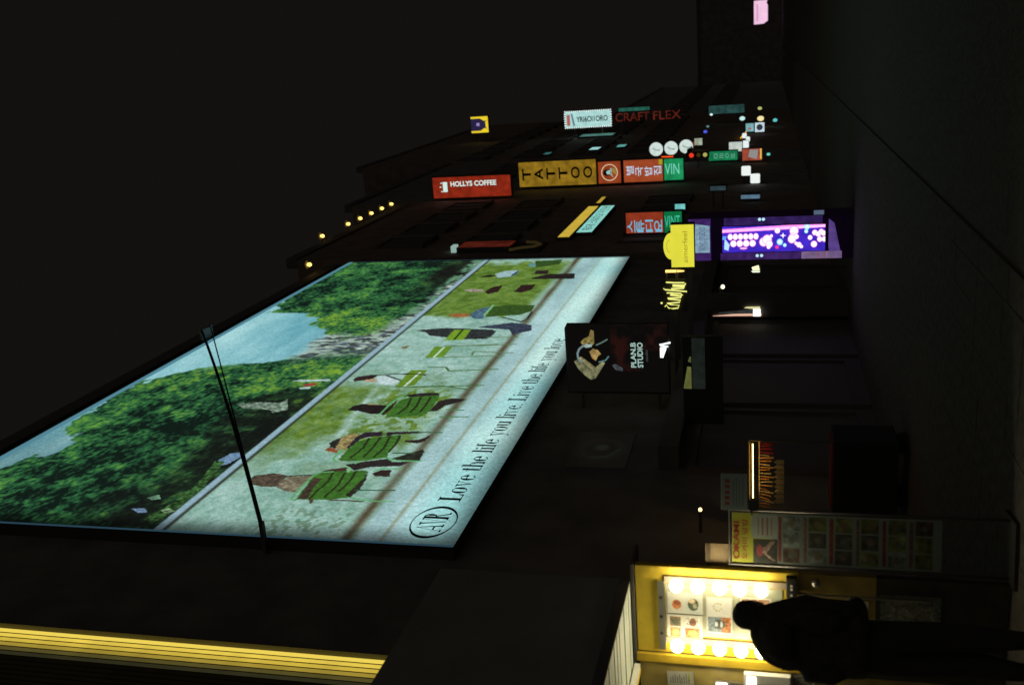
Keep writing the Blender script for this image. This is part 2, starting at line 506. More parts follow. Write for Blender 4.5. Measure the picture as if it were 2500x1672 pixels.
PRINT = [
 ('p',(112,132,116),0.7,[(4.58,5.32),(4.67,4.91),(4.65,4.52),(4.84,4.48),(4.34,4.23),(4.18,4.43),(4.32,4.55),(4.37,5.09)]),
 ('p',(110,140,170),0.3,[(2.18,4.32),(2.47,4.26),(2.53,4.12),(2.37,4.03),(2.08,4.1),(2.02,4.23)]),
 ('p',(95,130,105),0.5,[(0.91,4.66),(1.02,4.54),(0.89,4.44),(0.85,4.55)]),
 ('p',(110,135,165),0.5,[(0.58,4.68),(0.6,4.48),(0.48,4.38),(0.47,4.51)]),
 ('p',(50,82,44),1.0,[(0.31,4.33),(0.67,4.21),(1.39,4.18),(2.18,4.35),(2.19,4.2),(1.21,4.0),(0.56,4.02),(0.2,4.13)]),
 ('p',(120,150,110),0.6,[(0.58,4.24),(0.64,4.14),(0.56,4.02),(0.48,4.11)]),
 ('p',(150,60,55),0.2,[(5.59,4.55),(5.7,4.36),(5.6,4.26),(5.5,4.45)]),
 ('p',(165,190,185),0.2,[(5.79,4.86),(5.86,4.7),(5.91,4.14),(5.81,4.12),(5.75,4.64)]),
 ('p',(165,190,185),0.2,[(5.43,4.54),(5.5,4.36),(5.39,4.31),(5.35,4.48)]),
 ('p',(80,70,58),0.5,[(1.6,3.48),(1.74,3.47),(1.77,3.37),(1.84,3.24),(1.8,3.04),(1.76,2.96),(1.56,2.99),(1.41,2.97),(1.39,3.18),(1.44,3.34)]),
 ('p',(118,112,92),0.5,[(1.74,2.95),(1.78,2.74),(1.81,2.6),(1.4,2.61),(1.25,2.61),(1.28,2.76),(1.39,2.96),(1.56,2.99)]),
 ('l',(50,44,40),0.024,[(1.76,2.96),(1.83,2.6),(2.0,2.47),(2.11,2.22)]),
 ('p',(62,48,40),0.3,[(1.83,2.6),(2.02,2.48),(2.12,2.22),(1.99,2.19),(1.91,2.43)]),
 ('p',(60,104,40),0.25,[(1.83,2.6),(1.95,2.36),(1.99,2.18),(2.02,2.03),(2.03,1.88),(1.89,1.84),(1.6,1.82),(1.3,1.82),(1.18,1.78),(1.08,2.06),(1.06,2.45),(1.04,2.51),(1.2,2.53),(1.46,2.55)]),
 ('p',(64,54,44),0.4,[(1.75,2.57),(1.48,2.54),(1.08,2.49),(1.07,2.35),(1.42,2.42),(1.71,2.43)]),
 ('l',(38,42,26),0.026,[(1.91,2.35),(1.62,2.3),(1.26,2.33),(1.09,2.33)]),
 ('l',(38,42,26),0.027,[(1.93,2.18),(1.54,2.11),(1.15,2.14)]),
 ('l',(38,42,26),0.027,[(2.0,2.04),(1.72,2.0),(1.34,2.01)]),
 ('p',(46,44,34),0.3,[(2.01,1.86),(1.74,1.83),(1.24,1.88),(1.18,1.78),(1.42,1.75),(1.74,1.78)]),
 ('l',(95,165,105),0.025,[(1.96,2.37),(1.92,2.53),(1.81,2.6),(1.61,2.6),(1.4,2.61),(1.11,2.59),(1.04,2.57),(1.03,2.5)]),
 ('l',(120,185,120),0.026,[(2.15,2.24),(2.11,2.17),(1.97,2.14)]),
 ('l',(95,165,105),0.018,[(1.18,1.77),(1.13,1.66),(1.1,1.4),(1.11,1.16)]),
 ('l',(52,86,58),0.017,[(1.4,1.8),(1.44,1.26)]),
 ('l',(95,165,105),0.02,[(2.02,1.78),(2.11,1.71),(2.13,1.41)]),
 ('p',(50,38,34),0.2,[(1.94,1.78),(2.07,1.69),(2.08,1.54),(1.86,1.48),(1.86,1.7)]),
 ('l',(74,58,44),0.022,[(1.08,2.03),(1.08,1.73),(1.07,1.56)]),
 ('p',(74,58,44),0.3,[(1.07,2.33),(1.08,2.27),(0.98,2.23),(0.94,2.25)]),
 ('p',(44,38,38),0.3,[(2.21,2.29),(2.34,2.02),(2.46,1.74),(2.36,1.63),(2.38,1.37),(2.22,1.46),(2.16,1.88),(2.02,2.07)]),
 ('p',(60,104,40),0.25,[(3.2,2.32),(3.27,2.16),(3.37,1.88),(3.32,1.83),(3.06,1.79),(2.7,1.81),(2.51,1.77),(2.36,2.07),(2.33,2.4),(2.38,2.47),(2.76,2.48),(3.05,2.45)]),
 ('l',(38,42,26),0.028,[(3.2,2.32),(2.83,2.26),(2.45,2.31)]),
 ('l',(38,42,26),0.028,[(3.24,2.15),(2.87,2.12),(2.49,2.12)]),
 ('l',(38,42,26),0.028,[(3.28,2.01),(2.83,1.94),(2.5,1.97)]),
 ('l',(38,42,26),0.03,[(3.32,1.86),(2.97,1.81),(2.7,1.81)]),
 ('p',(44,36,44),0.3,[(3.22,2.54),(3.43,2.48),(3.47,2.21),(3.3,2.14),(3.26,2.32),(3.16,2.44),(2.76,2.48),(2.87,2.56)]),
 ('p',(142,128,84),0.5,[(3.41,2.55),(3.35,2.72),(3.14,2.76),(2.88,2.74),(2.75,2.65),(2.73,2.51),(3.16,2.55)]),
 ('p',(40,40,38),0.4,[(3.26,2.74),(3.08,2.85),(2.96,2.87),(2.82,2.8),(2.77,2.69),(3.11,2.75)]),
 ('p',(140,82,52),0.4,[(2.71,2.84),(2.82,2.8),(2.72,2.62),(2.61,2.6),(2.66,2.75)]),
 ('l',(95,165,105),0.023,[(2.73,2.57),(2.56,2.57),(2.4,2.56),(2.29,2.46)]),
 ('p',(42,34,40),0.3,[(3.45,2.13),(3.52,1.64),(3.45,1.56),(3.37,2.0),(3.28,2.06)]),
 ('p',(46,38,34),0.3,[(3.15,1.73),(3.19,1.52),(3.28,1.45),(3.44,1.36),(3.11,1.41),(3.05,1.5),(3.09,1.71)]),
 ('p',(42,44,36),0.3,[(2.46,1.69),(2.66,1.51),(2.84,1.31),(2.71,1.27),(2.42,1.25),(2.42,1.54)]),
 ('l',(95,165,105),0.017,[(2.49,1.76),(2.41,1.67),(2.41,1.22)]),
 ('l',(58,92,60),0.017,[(2.67,1.74),(2.68,1.41)]),
 ('l',(58,92,60),0.015,[(3.49,1.63),(3.49,1.25)]),
 ('l',(95,165,105),0.017,[(2.35,2.14),(2.26,2.15)]),
 ('p',(36,30,30),0.3,[(4.36,3.16),(4.56,3.15),(4.67,3.01),(4.65,2.74),(4.59,2.53),(4.22,2.54),(4.21,2.69),(4.33,2.95)]),
 ('p',(150,140,100),0.2,[(4.69,2.95),(4.67,2.72),(4.63,2.72),(4.64,2.92)]),
 ('p',(60,104,40),0.25,[(4.88,2.43),(5.03,2.3),(5.15,1.82),(4.9,1.77),(4.36,1.74),(4.19,1.81),(4.09,2.14),(4.09,2.39),(4.32,2.41)]),
 ('l',(38,42,26),0.028,[(4.96,2.26),(4.57,2.19),(4.23,2.23)]),
 ('l',(38,42,26),0.028,[(5.03,2.11),(4.61,2.04),(4.31,2.05)]),
 ('l',(38,42,26),0.025,[(5.04,1.94),(4.69,1.9),(4.35,1.89)]),
 ('p',(44,38,40),0.3,[(5.13,2.42),(5.23,2.19),(5.26,1.88),(5.15,1.82),(5.03,2.3)]),
 ('p',(42,38,30),0.3,[(4.91,2.47),(4.53,2.43),(4.16,2.44),(4.19,2.51),(4.59,2.51)]),
 ('l',(95,165,105),0.023,[(4.18,2.53),(4.66,2.53),(4.98,2.49),(5.2,2.42)]),
 ('p',(42,36,34),0.3,[(4.91,1.69),(4.84,1.74),(4.36,1.74),(4.4,1.63),(4.57,1.58)]),
 ('p',(42,38,36),0.3,[(4.93,1.68),(5.01,1.53),(4.95,1.26),(4.84,1.35),(4.66,1.55),(4.46,1.6)]),
 ('l',(70,120,70),0.018,[(4.14,1.48),(4.17,1.03)]),
 ('l',(70,120,70),0.016,[(4.47,1.48),(4.46,1.19)]),
 ('p',(185,206,206),0.1,[(6.07,3.32),(6.1,3.13),(5.89,2.78),(5.61,2.8),(5.68,3.13)]),
 ('p',(48,38,36),0.2,[(5.9,3.71),(6.06,3.68),(6.17,3.44),(6.18,3.3),(5.95,3.35),(5.86,3.49),(5.8,3.63)]),
 ('l',(46,38,36),0.034,[(6.16,3.32),(6.24,2.95),(6.18,2.43)]),
 ('l',(46,42,40),0.03,[(6.14,3.14),(5.88,2.78)]),
 ('p',(176,150,118),0.2,[(5.86,3.49),(5.99,3.31),(5.79,3.22),(5.79,3.4)]),
 ('p',(98,132,40),0.15,[(6.46,2.8),(6.47,2.46),(5.63,2.43),(5.51,2.76)]),
 ('l',(190,212,200),0.026,[(6.34,2.57),(5.51,2.6)]),
 ('l',(44,40,36),0.027,[(6.25,2.84),(6.21,2.41)]),
 ('l',(66,100,50),0.018,[(6.63,2.51),(6.64,2.17),(6.43,2.05),(6.55,1.16)]),
 ('l',(66,100,50),0.017,[(5.51,2.76),(5.61,1.9),(5.44,1.38)]),
 ('l',(66,100,50),0.017,[(5.52,2.44),(5.67,1.19)]),
 ('p',(98,138,42),0.15,[(7.94,2.8),(7.94,2.44),(7.24,2.41),(7.19,2.77)]),
 ('l',(190,214,204),0.025,[(7.89,2.6),(7.24,2.6)]),
 ('l',(92,120,84),0.016,[(7.94,2.44),(8.09,1.56)]),
 ('l',(92,120,84),0.016,[(7.24,2.41),(7.35,1.25)]),
 ('l',(92,120,84),0.016,[(7.38,1.88),(7.61,1.92),(7.53,1.13)]),
 ('p',(120,110,80),0.4,[(7.89,3.5),(8.03,3.33),(7.79,3.36),(7.76,3.43)]),
 ('p',(46,50,50),0.4,[(9.08,3.62),(9.14,3.43),(9.25,3.02),(9.18,2.43),(9.12,1.95),(9.0,1.82),(8.67,1.83),(8.46,1.87),(8.43,2.31),(8.57,2.79),(8.68,3.16),(8.96,3.35)]),
 ('p',(54,62,78),0.5,[(9.3,2.33),(9.47,2.01),(9.64,1.65),(9.45,1.18),(9.05,1.1),(8.89,1.27),(8.72,1.41),(9.11,1.59),(9.2,1.97)]),
 ('p',(112,150,42),0.1,[(9.1,2.77),(9.12,2.4),(8.38,2.36),(8.35,2.74)]),
 ('l',(40,60,24),0.029,[(9.1,2.58),(8.4,2.55)]),
 ('l',(90,116,80),0.014,[(8.56,1.9),(8.56,1.29)]),
 ('l',(90,116,80),0.014,[(7.98,2.61),(7.98,1.93),(8.09,1.18)]),
 ('p',(150,96,56),0.3,[(10.29,3.28),(10.41,3.14),(10.41,2.84),(10.15,2.73),(10.09,3.04)]),
 ('p',(72,100,118),0.5,[(10.21,2.75),(10.53,2.77),(10.86,2.64),(10.99,2.46),(10.46,2.46),(9.95,2.36),(9.93,2.56)]),
 ('p',(52,80,34),0.3,[(10.98,2.41),(11.11,2.08),(11.08,1.47),(10.56,1.43),(10.25,1.66),(10.19,2.03),(10.08,2.38)]),
 ('l',(120,180,130),0.028,[(10.27,2.43),(11.12,2.45)]),
 ('l',(40,38,34),0.03,[(10.07,1.98),(9.69,1.46),(9.93,1.39),(10.49,1.41)]),
 ('p',(150,180,184),0.2,[(14.24,3.23),(14.58,3.05),(14.65,2.76),(14.55,2.67),(13.95,2.73),(13.8,3.05)]),
 ('p',(46,70,120),0.3,[(14.21,2.77),(14.64,2.69),(14.42,2.66),(13.9,2.72)]),
 ('p',(40,34,26),0.2,[(13.92,3.59),(14.17,3.39),(14.06,3.1),(13.88,3.28)]),
 ('p',(46,32,30),0.3,[(12.36,3.0),(12.82,2.93),(13.04,2.7),(12.35,2.67),(12.13,2.86)]),
 ('p',(46,32,30),0.3,[(12.32,2.27),(13.01,2.25),(13.07,1.9),(12.53,1.87),(12.24,2.06)]),
 ('p',(150,140,128),0.4,[(12.54,3.56),(12.69,3.44),(12.59,3.07),(12.37,3.06),(12.38,3.35)]),
 ('p',(46,36,36),0.3,[(14.6,2.25),(14.57,1.88),(14.14,1.83),(14.16,2.16)]),
 ('p',(38,34,32),0.3,[(13.74,2.16),(14.14,1.83),(14.17,1.13),(13.58,1.04),(13.61,2.11)]),
 ('p',(50,76,34),0.4,[(15.74,2.51),(15.86,1.77),(15.29,1.74),(14.92,2.3)]),
 ('p',(90,140,140),0.2,[(15.27,2.59),(15.55,2.55),(15.44,2.44),(14.97,2.34),(15.08,2.53)])]
# ------------------------------------------------------------------ the billboard: 16.1 x 8.05 m, backlit film
BW, BH = 16.1, 8.05
bb = thing('billboard', 'huge backlit billboard of a park with green chairs under trees', 'billboard', (-5.673, 9.9, 5.1))
MB().box(0.001, 0.17, 0.0, BW, 0.0, BH).build('light_box', M_case, bb)

def paint_billboard():
    # points lie closer together at the near end
    t = np.linspace(0, 1, 860)
    A = BW * (0.45 * t + 0.55 * t * t)
    B = np.linspace(0, BH, 470)
    cv = Canvas(A, B, (140, 190, 195))
    X, Y = cv.A, cv.B
    # sky with long streaks of cloud
    st = fbm(X * 0.35 + Y * 0.5, Y * 1.3 - X * 0.12, 5)
    sky = np.array([126, 178, 186]) + (st[..., None] - 0.5) * np.array([100, 74, 58])
    sky = sky * (0.74 + 0.32 * sstep(0, 6, X))[..., None]  # dimmer left end of the light box, painted into the sky colour
    cv.c = sky
    fine = fbm(X * 3.2, Y * 4.0, 11, 5)
    leaf = vnoise(X * 13 + Y * 3, Y * 19, 29)
    med = fbm(X * 1.15, Y * 1.5, 23, 3)
    big = fbm(X * 0.5, Y * 0.7, 31, 3)
    def foliage(mask, warm, shade):
        v = 0.55 * fine + 0.46 * med + 0.30 * leaf + 0.16 * vnoise(X * 27, Y * 36, 37) - 0.235 + shade
        d, m1, h = np.array([17, 30, 24.]), np.array([42, 96, 58.]), np.array([98, 156, 66.])
        h = h + np.array([26, 4, -14.]) * np.asarray(warm)[..., None]
        k1, k2 = sstep(0.30, 0.58, v)[..., None], sstep(0.50, 0.86, v)[..., None]
        cv.over(mask, 0)
        col = d * (1 - k1) + m1 * k1
        col = col * (1 - k2) + h * k2
        cv.c = cv.c + col * mask[..., None]
    # far crowd under the trees, pale and speckled
    far = sstep(3.9, 4.0, Y) * (1 - sstep(5.2, 5.7, Y + 0.5 * (fine - .5)))
    sp = fbm(X * 9.0, Y * 4.6, 41, 3)
    cv.over(far, np.array([150, 172, 160.]))
    cv.over(far * sstep(0.50, 0.60, sp), np.array([62, 70, 68.]))
    cv.over(far * (1 - sstep(0.24, 0.34, sp)), np.array([190, 206, 200.]))
    cv.over(far * sstep(0.70, 0.78, vnoise(X * 11, Y * 5, 77)), np.array([84, 94, 108.]))
    # left wood: its upper edge falls away towards the gap of sky in the middle
    ex = np.array([0, 1.6, 2.2, 2.65, 2.9, 3.3, 4.4, 5.1, 5.75, 6.26, 6.62, 6.81, 7.0, 7.3, 7.7, 8.0, 16.2])
    ey = np.array([7.75, 7.66, 7.4, 7.0, 7.25, 7.75, 7.98, 7.98, 7.88, 7.48, 6.96, 6.3, 5.75, 5.36, 5.05, 4.3, 3.0])
    edge = np.interp(X, ex, ey) + 0.9 * (fine - 0.5)
    left = (1 - sstep(-0.06, 0.06, Y - edge)) * sstep(3.98, 4.02, Y) * (1 - sstep(6.9, 7.8, X + (Y - 4.6) * 0.25 + (med - .5) * 1.2))
    foliage(left, 0.25 + 0.6 * sstep(3.5, 6.5, X), -0.10 * sstep(0.5, 0.62, big) + 0.07 * sstep(3, 6, X) - 0.03 * (1 - sstep(0, 2, X)))
    # the dark under the left trees and the path behind
    under = left * (1 - sstep(4.6, 5.5, Y + 1.6 * (med - 0.5))) * (1 - sstep(4.6, 5.9, X))
    cv.over(under * 0.82 * (1 - 0.5 * sstep(.5, .7, fine)), np.array([22, 24, 21.]))
    # right wood
    ry = np.interp(X, [8.4, 8.9, 9.6, 10.0, 10.5, 10.6, 11.5, 13, 16.2], [4.9, 5.55, 6.2, 6.25, 6.6, 7.7, 8.0, 8.2, 8.2]) + 0.8 * (fine - 0.5)
    lowr = np.interp(X, [8.4, 8.9, 10.2, 16.2], [4.6, 4.3, 4.15, 4.1]) + 0.7 * (med - 0.5)
    rt = (1 - sstep(-0.06, 0.06, Y - ry)) * sstep(-0.1, 0.2, Y - lowr) * sstep(8.3, 9.0, X + 0.8 * (fine - 0.5))
    foliage(rt, 0.8 * (1 - sstep(10, 13, X)), 0.07 * (1 - sstep(9.5, 12.5, X)) - 0.03)
    cv.over(rt * (1 - sstep(4.6, 5.3, Y + 0.6 * (med - .5))) * sstep(11, 14.5, X) * 0.8, np.array([26, 24, 22.]))
    gl = sstep(4.0, 4.02, Y) * (1 - sstep(4.25, 4.4, Y)) * sstep(9, 11, X)
    cv.over(gl * sstep(0.42, 0.6, fine), np.array([96, 140, 110.]))
    # gravel court
    court = 1 - sstep(3.86, 3.88, Y)
    g = fbm(X * 7, Y * 9, 51, 3); g2 = fbm(X * 0.9, Y * 1.4, 53, 3)
    cc = np.array([142, 180, 168.]) + (g[..., None] - 0.5) * np.array([58, 46, 54.]) + (g2[..., None] - 0.5) * np.array([40, 34, 40.])
    cv.over(court, 0); cv.c = cv.c + cc * court[..., None]
    # lawn patches
    def lawn(mask, spots):
        gcol = np.array([92, 122, 46.]) + (fbm(X * 5, Y * 6, 61)[..., None] - 0.5) * np.array([70, 66, 46.])
        m_ = mask * (1 - spots * sstep(0.46, 0.56, fbm(X * 8, Y * 9, 67, 2)))
        cv.c = cv.c * (1 - m_[..., None]) + gcol * m_[..., None]
    q = fine - 0.5
    lawn(court * sstep(2.1, 3.2, X + q) * (1 - sstep(5.3, 5.8, X + q * .5)) * sstep(2.75, 3.1, Y + 0.15 * (X - 4.2) * 0.5 + 0.5 * q), 0.25)
    lawn(court * sstep(2.3, 3.4, X + q) * (1 - sstep(5.2, 5.7, X)) * sstep(1.5, 1.7, Y) * (1 - sstep(2.6, 3.0, Y)), 0.75)
    lawn(court * sstep(10.0, 10.5, X + q) * (1 - sstep(15.3, 15.9, X + q)) * sstep(1.45, 1.75, Y + (X - 11) * 0.02), 0.1)
    stripe = court * np.exp(-((Y - (2.95 + 0.10 * (X - 4.2))) / 0.06) ** 2) * sstep(2.8, 3.2, X) * (1 - sstep(5.2, 5.7, X))
    cv.over(stripe, np.array([165, 195, 188.]))
    mot = court * sstep(1.0, 2.4, X) * (1 - sstep(5.8, 6.8, X)) * sstep(1.5, 1.7, Y) * sstep(.44, .62, fbm(X * 1.6, Y * 2.2, 57, 4)) * (0.35 + 0.5 * leaf)
    cv.over(mot * 0.7, np.array([92, 124, 84.]))
    # foreground cobbles left of the first chair
    cob = court * sstep(1.5, 1.6, Y) * (1 - sstep(2.5, 2.9, Y)) * (1 - sstep(0.7, 1.0, X)) * sstep(0.5, 0.58, vnoise(X * 14, Y * 20, 71))
    cv.over(cob * 0.5, np.array([84, 112, 84.]))
    # kerb of the court
    cv.over(sstep(3.88, 3.90, Y) * (1 - sstep(3.99, 4.01, Y)), np.array([142, 172, 186.]))
    cv.over(np.exp(-((Y - 3.85) / 0.03) ** 2), np.array([48, 50, 40.]))
    # gutter, fine joint and the pale band that carries the words
    low = 1 - sstep(1.22, 1.28, Y)
    cv.over(low * 0.85, np.array([158, 192, 196.]) + (g2[..., None] - 0.5) * 70)
    cv.over(np.exp(-((Y - 1.37 - 0.03 * (med - .5)) / 0.075) ** 2) * (0.60 + 0.5 * med), np.array([76, 66, 46.]))
    cv.over(np.exp(-((Y - (0.93 - 0.012 * X)) / 0.03) ** 2) * 0.6, np.array([128, 128, 92.]))
    band = 1 - sstep(0.55, 0.95, Y)
    cv.over(band * 0.9, np.array([178, 224, 220.]) + (fbm(X * 0.55, Y * 0.5, 83, 2)[..., None] - 0.5) * np.array([80, 40, 26.]))
    for kind, col, w, pts in PRINT:
        if kind == 'p':
            cv.poly(pts, col, w * 1.3, warp=0.010 + 0.001 * pts[0][0])
        else:
            cv.line(pts, col, max(w * 1.25, 0.030 + 0.0022 * pts[0][0]))
    # the dots of the wide-format print
    cv.c = cv.c * (1 + 0.12 * (vnoise(X * 31, Y * 31, 91) - 0.5) + 0.20 * (vnoise(X * 63, Y * 63, 93) - 0.5))[..., None]
    # light fading towards the rim of the light box, painted into the print
    e = sstep(-0.12, 0.55, X) * sstep(-0.06, 0.22, BW - X) * sstep(-0.22, 0.42, Y) * sstep(-0.3, 0.12, BH - Y)
    cv.c = cv.c * (0.30 + 0.70 * e)[..., None]
    rim = np.maximum((X < 0.045), (X > BW - 0.05))
    cv.c = np.where(rim[..., None], np.array([40, 66, 80.]), cv.c)
    topr = (Y > BH - 0.13)
    cv.c = np.where(topr[..., None], np.array([82, 132, 148.]), cv.c)
    return cv
cv = paint_billboard()
cv.build('printed_film', print_mat('billboard_film', True, 1.0), bb, lambda a, b: (np.full_like(a, 0.173), a, b))

# serif capitals and lower case for the line of words, drawn as outlines
class Pen:
    """glyph shapes in the YZ plane facing +X"""
    def __init__(s): s.v, s.f = [], []
    def quad(s, p):
        n = len(s.v); s.v += p; s.f.append(tuple(range(n, n + len(p))))
    def rect(s, x0, y0, x1, y1): s.quad([(x0, y0), (x1, y0), (x1, y1), (x0, y1)])
    def arc(s, cx, cy, rx, ry, a0, a1, thick, thin, n=18):
        """a stroke that is thick at the sides and thin at top and bottom"""
        pts = []
        for i in range(n + 1):
            a = math.radians(a0 + (a1 - a0) * i / n)
            w = thin + (thick - thin) * abs(math.cos(a)) ** 1.5
            c, sn = math.cos(a), math.sin(a)
            pts.append(((cx + rx * c, cy + ry * sn), (cx + (rx - w) * c, cy + (ry - w * (ry / rx if ry < rx else 1) * 0.6) * sn)))
        for (o0, i0), (o1, i1) in zip(pts[:-1], pts[1:]):
            s.quad([o0, o1, i1, i0])
GLYPH = {}
def G(ch, k=0.118, t=0.05):
    p = Pen()
    if ch == 'L':
        p.rect(.10, 0, .10 + k * 1.2, 1); p.rect(.0, 0, .5, t); p.rect(.0, 1 - t, .30, 1); p.quad([(.42, t), (.5, t), (.5, .26), (.47, .26)]); w = .52
    elif ch == 'o': p.arc(.21, .33, .21, .345, 0, 360, k * 1.1, t, 28); w = .42
    elif ch == 'e':
        p.arc(.2, .33, .2, .345, 0, 320, k * 1.1, t, 26); p.rect(.06, .36, .39, .36 + t); w = .40
    elif ch == 'v':
        p.quad([(.05, .66), (.14, .66), (.24, .0), (.19, .0)]); p.quad([(.34, .66), (.375, .66), (.235, .0), (.21, .0)]); p.rect(.0, .66 - t, .2, .66); p.rect(.28, .66 - t, .43, .66); w = .42
    elif ch == 't':
        p.rect(.07, .08, .07 + k, .86); p.rect(0, .63, .26, .66); p.arc(.19, .10, .12, .12, 180, 330, k, t, 8); w = .27
    elif ch == 'h' or ch == 'n':
        p.rect(.05, 0, .05 + k, 1 if ch == 'h' else .66); p.rect(0, 0, .19, t); p.rect(0, (1 if ch == 'h' else .66) - t, .1, 1 if ch == 'h' else .66)
        p.arc(.22, .44, .17, .235, 0, 150, k, t, 12); p.rect(.305, 0, .305 + k, .46); p.rect(.25, 0, .44, t); w = .44
    elif ch == 'l': p.rect(.06, 0, .06 + k, 1); p.rect(0, 0, .2, t); p.rect(0, 1 - t, .1, 1); w = .2
    elif ch == 'i':
        p.rect(.06, 0, .06 + k, .66); p.rect(0, 0, .2, t); p.rect(0, .66 - t, .1, .66); p.quad([(.10 + .055 * math.cos(a), .86 + .06 * math.sin(a)) for a in [i * math.pi / 5 for i in range(10)]]); w = .2
    elif ch == 'f':
        p.rect(.07, 0, .07 + k, .86); p.rect(0, .63, .25, .66); p.rect(0, 0, .22, t); p.arc(.19, .86, .12, .14, 25, 180, k, t, 10); w = .25
    elif ch == 'y':
        p.quad([(.05, .66), (.14, .66), (.245, .02), (.2, .0)]); p.quad([(.34, .66), (.375, .66), (.20, -.22), (.165, -.22)]); p.rect(0, .66 - t, .2, .66); p.rect(.28, .66 - t, .43, .66); p.arc(.12, -.2, .07, .08, 180, 380, .05, t, 8); w = .42
    elif ch == 'u':
        p.rect(.05, .2, .05 + k, .66); p.rect(0, .66 - t, .1, .66); p.arc(.21, .2, .16, .21, 180, 330, k, t, 12); p.rect(.30, 0, .30 + k, .66); p.rect(.26, .66 - t, .34, .66); p.rect(.34, 0, .43, t); w = .43
    elif ch == '.': p.quad([(.06 + .055 * math.cos(a), .055 + .06 * math.sin(a)) for a in [i * math.pi / 5 for i in range(10)]]); w = .14
    elif ch == 'A':
        p.quad([(.02, 0), (.055, 0), (.27, 1), (.25, 1)]); p.quad([(.42, 0), (.53, 0), (.29, 1), (.25, 1)]); p.rect(.12, .30, .43, .30 + t); p.rect(-.04, 0, .12, t); p.rect(.36, 0, .60, t); w = .52
    elif ch == 'V':
        p.quad([(.0, 1), (.11, 1), (.29, 0), (.25, 0)]); p.quad([(.45, 1), (.485, 1), (.285, 0), (.26, 0)]); p.rect(-.06, 1 - t, .17, 1); p.rect(.39, 1 - t, .55, 1); w = .42
    elif ch == 'R':
        p.rect(.06, 0, .06 + k * 1.2, 1); p.rect(-.01, 0, .24, t); p.rect(-.01, 1 - t, .25, 1); p.arc(.25, .745, .22, .255, -90, 90, k * 1.2, t, 14); p.rect(.15, .49, .27, .49 + t); p.quad([(.25, .5), (.33, .5), (.58, 0), (.47, 0)]); p.rect(.46, 0, .64, t); w = .6
    else: w = .2
    return p, w
def write(s, a0, b0, a1, cap, name, x=0.177):
    gl = [(c, *(G(c, 0.15, 0.07) if s == 'AVR' else G(c))) for c in s]
    tot = sum(w + .035 for _, _, w in gl)
    k = (a1 - a0) / tot
    pos, o = 0.0, MB()
    for c, p, w in gl:
        n = len(o.v)
        o.v += [(x, a0 + (pos + u) * k, b0 + v * cap) for u, v in p.v]
        o.f += [tuple(n + i for i in f) for f in p.f]
        pos += w + .035
        if c == ' ':
            o.build(name, M_ink, bb); o = MB()
    return o.build(name, M_ink, bb)
M_ink = mat('black_ink', (0.006, 0.008, 0.008), 0.8, spec=0.05)
write('Love the life you live. Live the life you love', 1.17, 0.27, 8.45, 0.30, 'lettering')
write('AVR', 0.36, 0.27, 0.86, 0.33, 'logo_letters')
pn = Pen(); pn.arc(0, 0, .43, .285, 0, 360, .06, .032, 48)
o = MB(); o.v = [(0.177, 0.60 + u, 0.43 + v) for u, v in pn.v]; o.f = pn.f
o.build('logo_ring', M_ink, bb)
# ------------------------------------------------------------------ the yellow stall with bulbs
SX, SY = -3.56, 6.30                                   # its right front corner
st = thing('yellow_stall', 'yellow painted stall cabinet with two columns of glowing bulbs', 'stall', (-3.9, SY, 0))
def sx(x): return x + 3.9                              # world X -> stall X
MB().box(sx(-4.255), sx(-3.56), 0.0, 0.05, 1.34, 2.465).build('cabinet', M_yellow, st, bevel=0.006)
MB().box(sx(-4.255), sx(-3.565), 0.004, 0.05, 0.84, 1.338).build('door', mat('brown_ochre', (0.38, 0.28, 0.07), 0.75, noise=0.3, nscale=7), st)  # brown ochre, darkened further to paint in the fade below the bulbs
MB().box(sx(-4.255), sx(-3.565), 0.004, 0.05, 0.02, 0.838).build('lower_door', mat('painted_shade_board', (0.055, 0.055, 0.04), 0.85, noise=0.3, nscale=7), st)  # dark colour stands in for the bulb light fading towards the ground
MB().box(sx(-4.33), sx(-4.262), -0.025, 0.03, 0.9, 2.47).build('post', M_yellow2, st, bevel=0.004)
MB().box(sx(-4.33), sx(-4.262), -0.02, 0.03, 0.02, 0.898).build('lower_post', mat('painted_shade_board', (0.055, 0.055, 0.04)), st)  # foot of the post, its shade put into the colour too
MB().box(sx(-4.262), sx(-4.2552), 0.0, 0.04, 0.02, 2.46).build('joint', M_black, st)
MB().box(sx(-4.40), sx(-4.372), -0.62, -0.05, 2.44, 2.485).build('yellow_rail', M_yellow, st)
MB().box(sx(-4.371), sx(-4.335), -0.62, -0.05, 2.445, 2.485).build('white_rail', M_white, st)
MB().box(sx(-5.45), sx(-3.55), -0.02, 0.27, 2.4702, 2.492).build('roof', M_alu, st)
MB().box(sx(-5.45), sx(-4.34), -0.004, 0.04, 0.02, 2.45).build('side_panel', mat('stall_olive', (0.46, 0.36, 0.11), 0.6, noise=0.3, nscale=5), st)
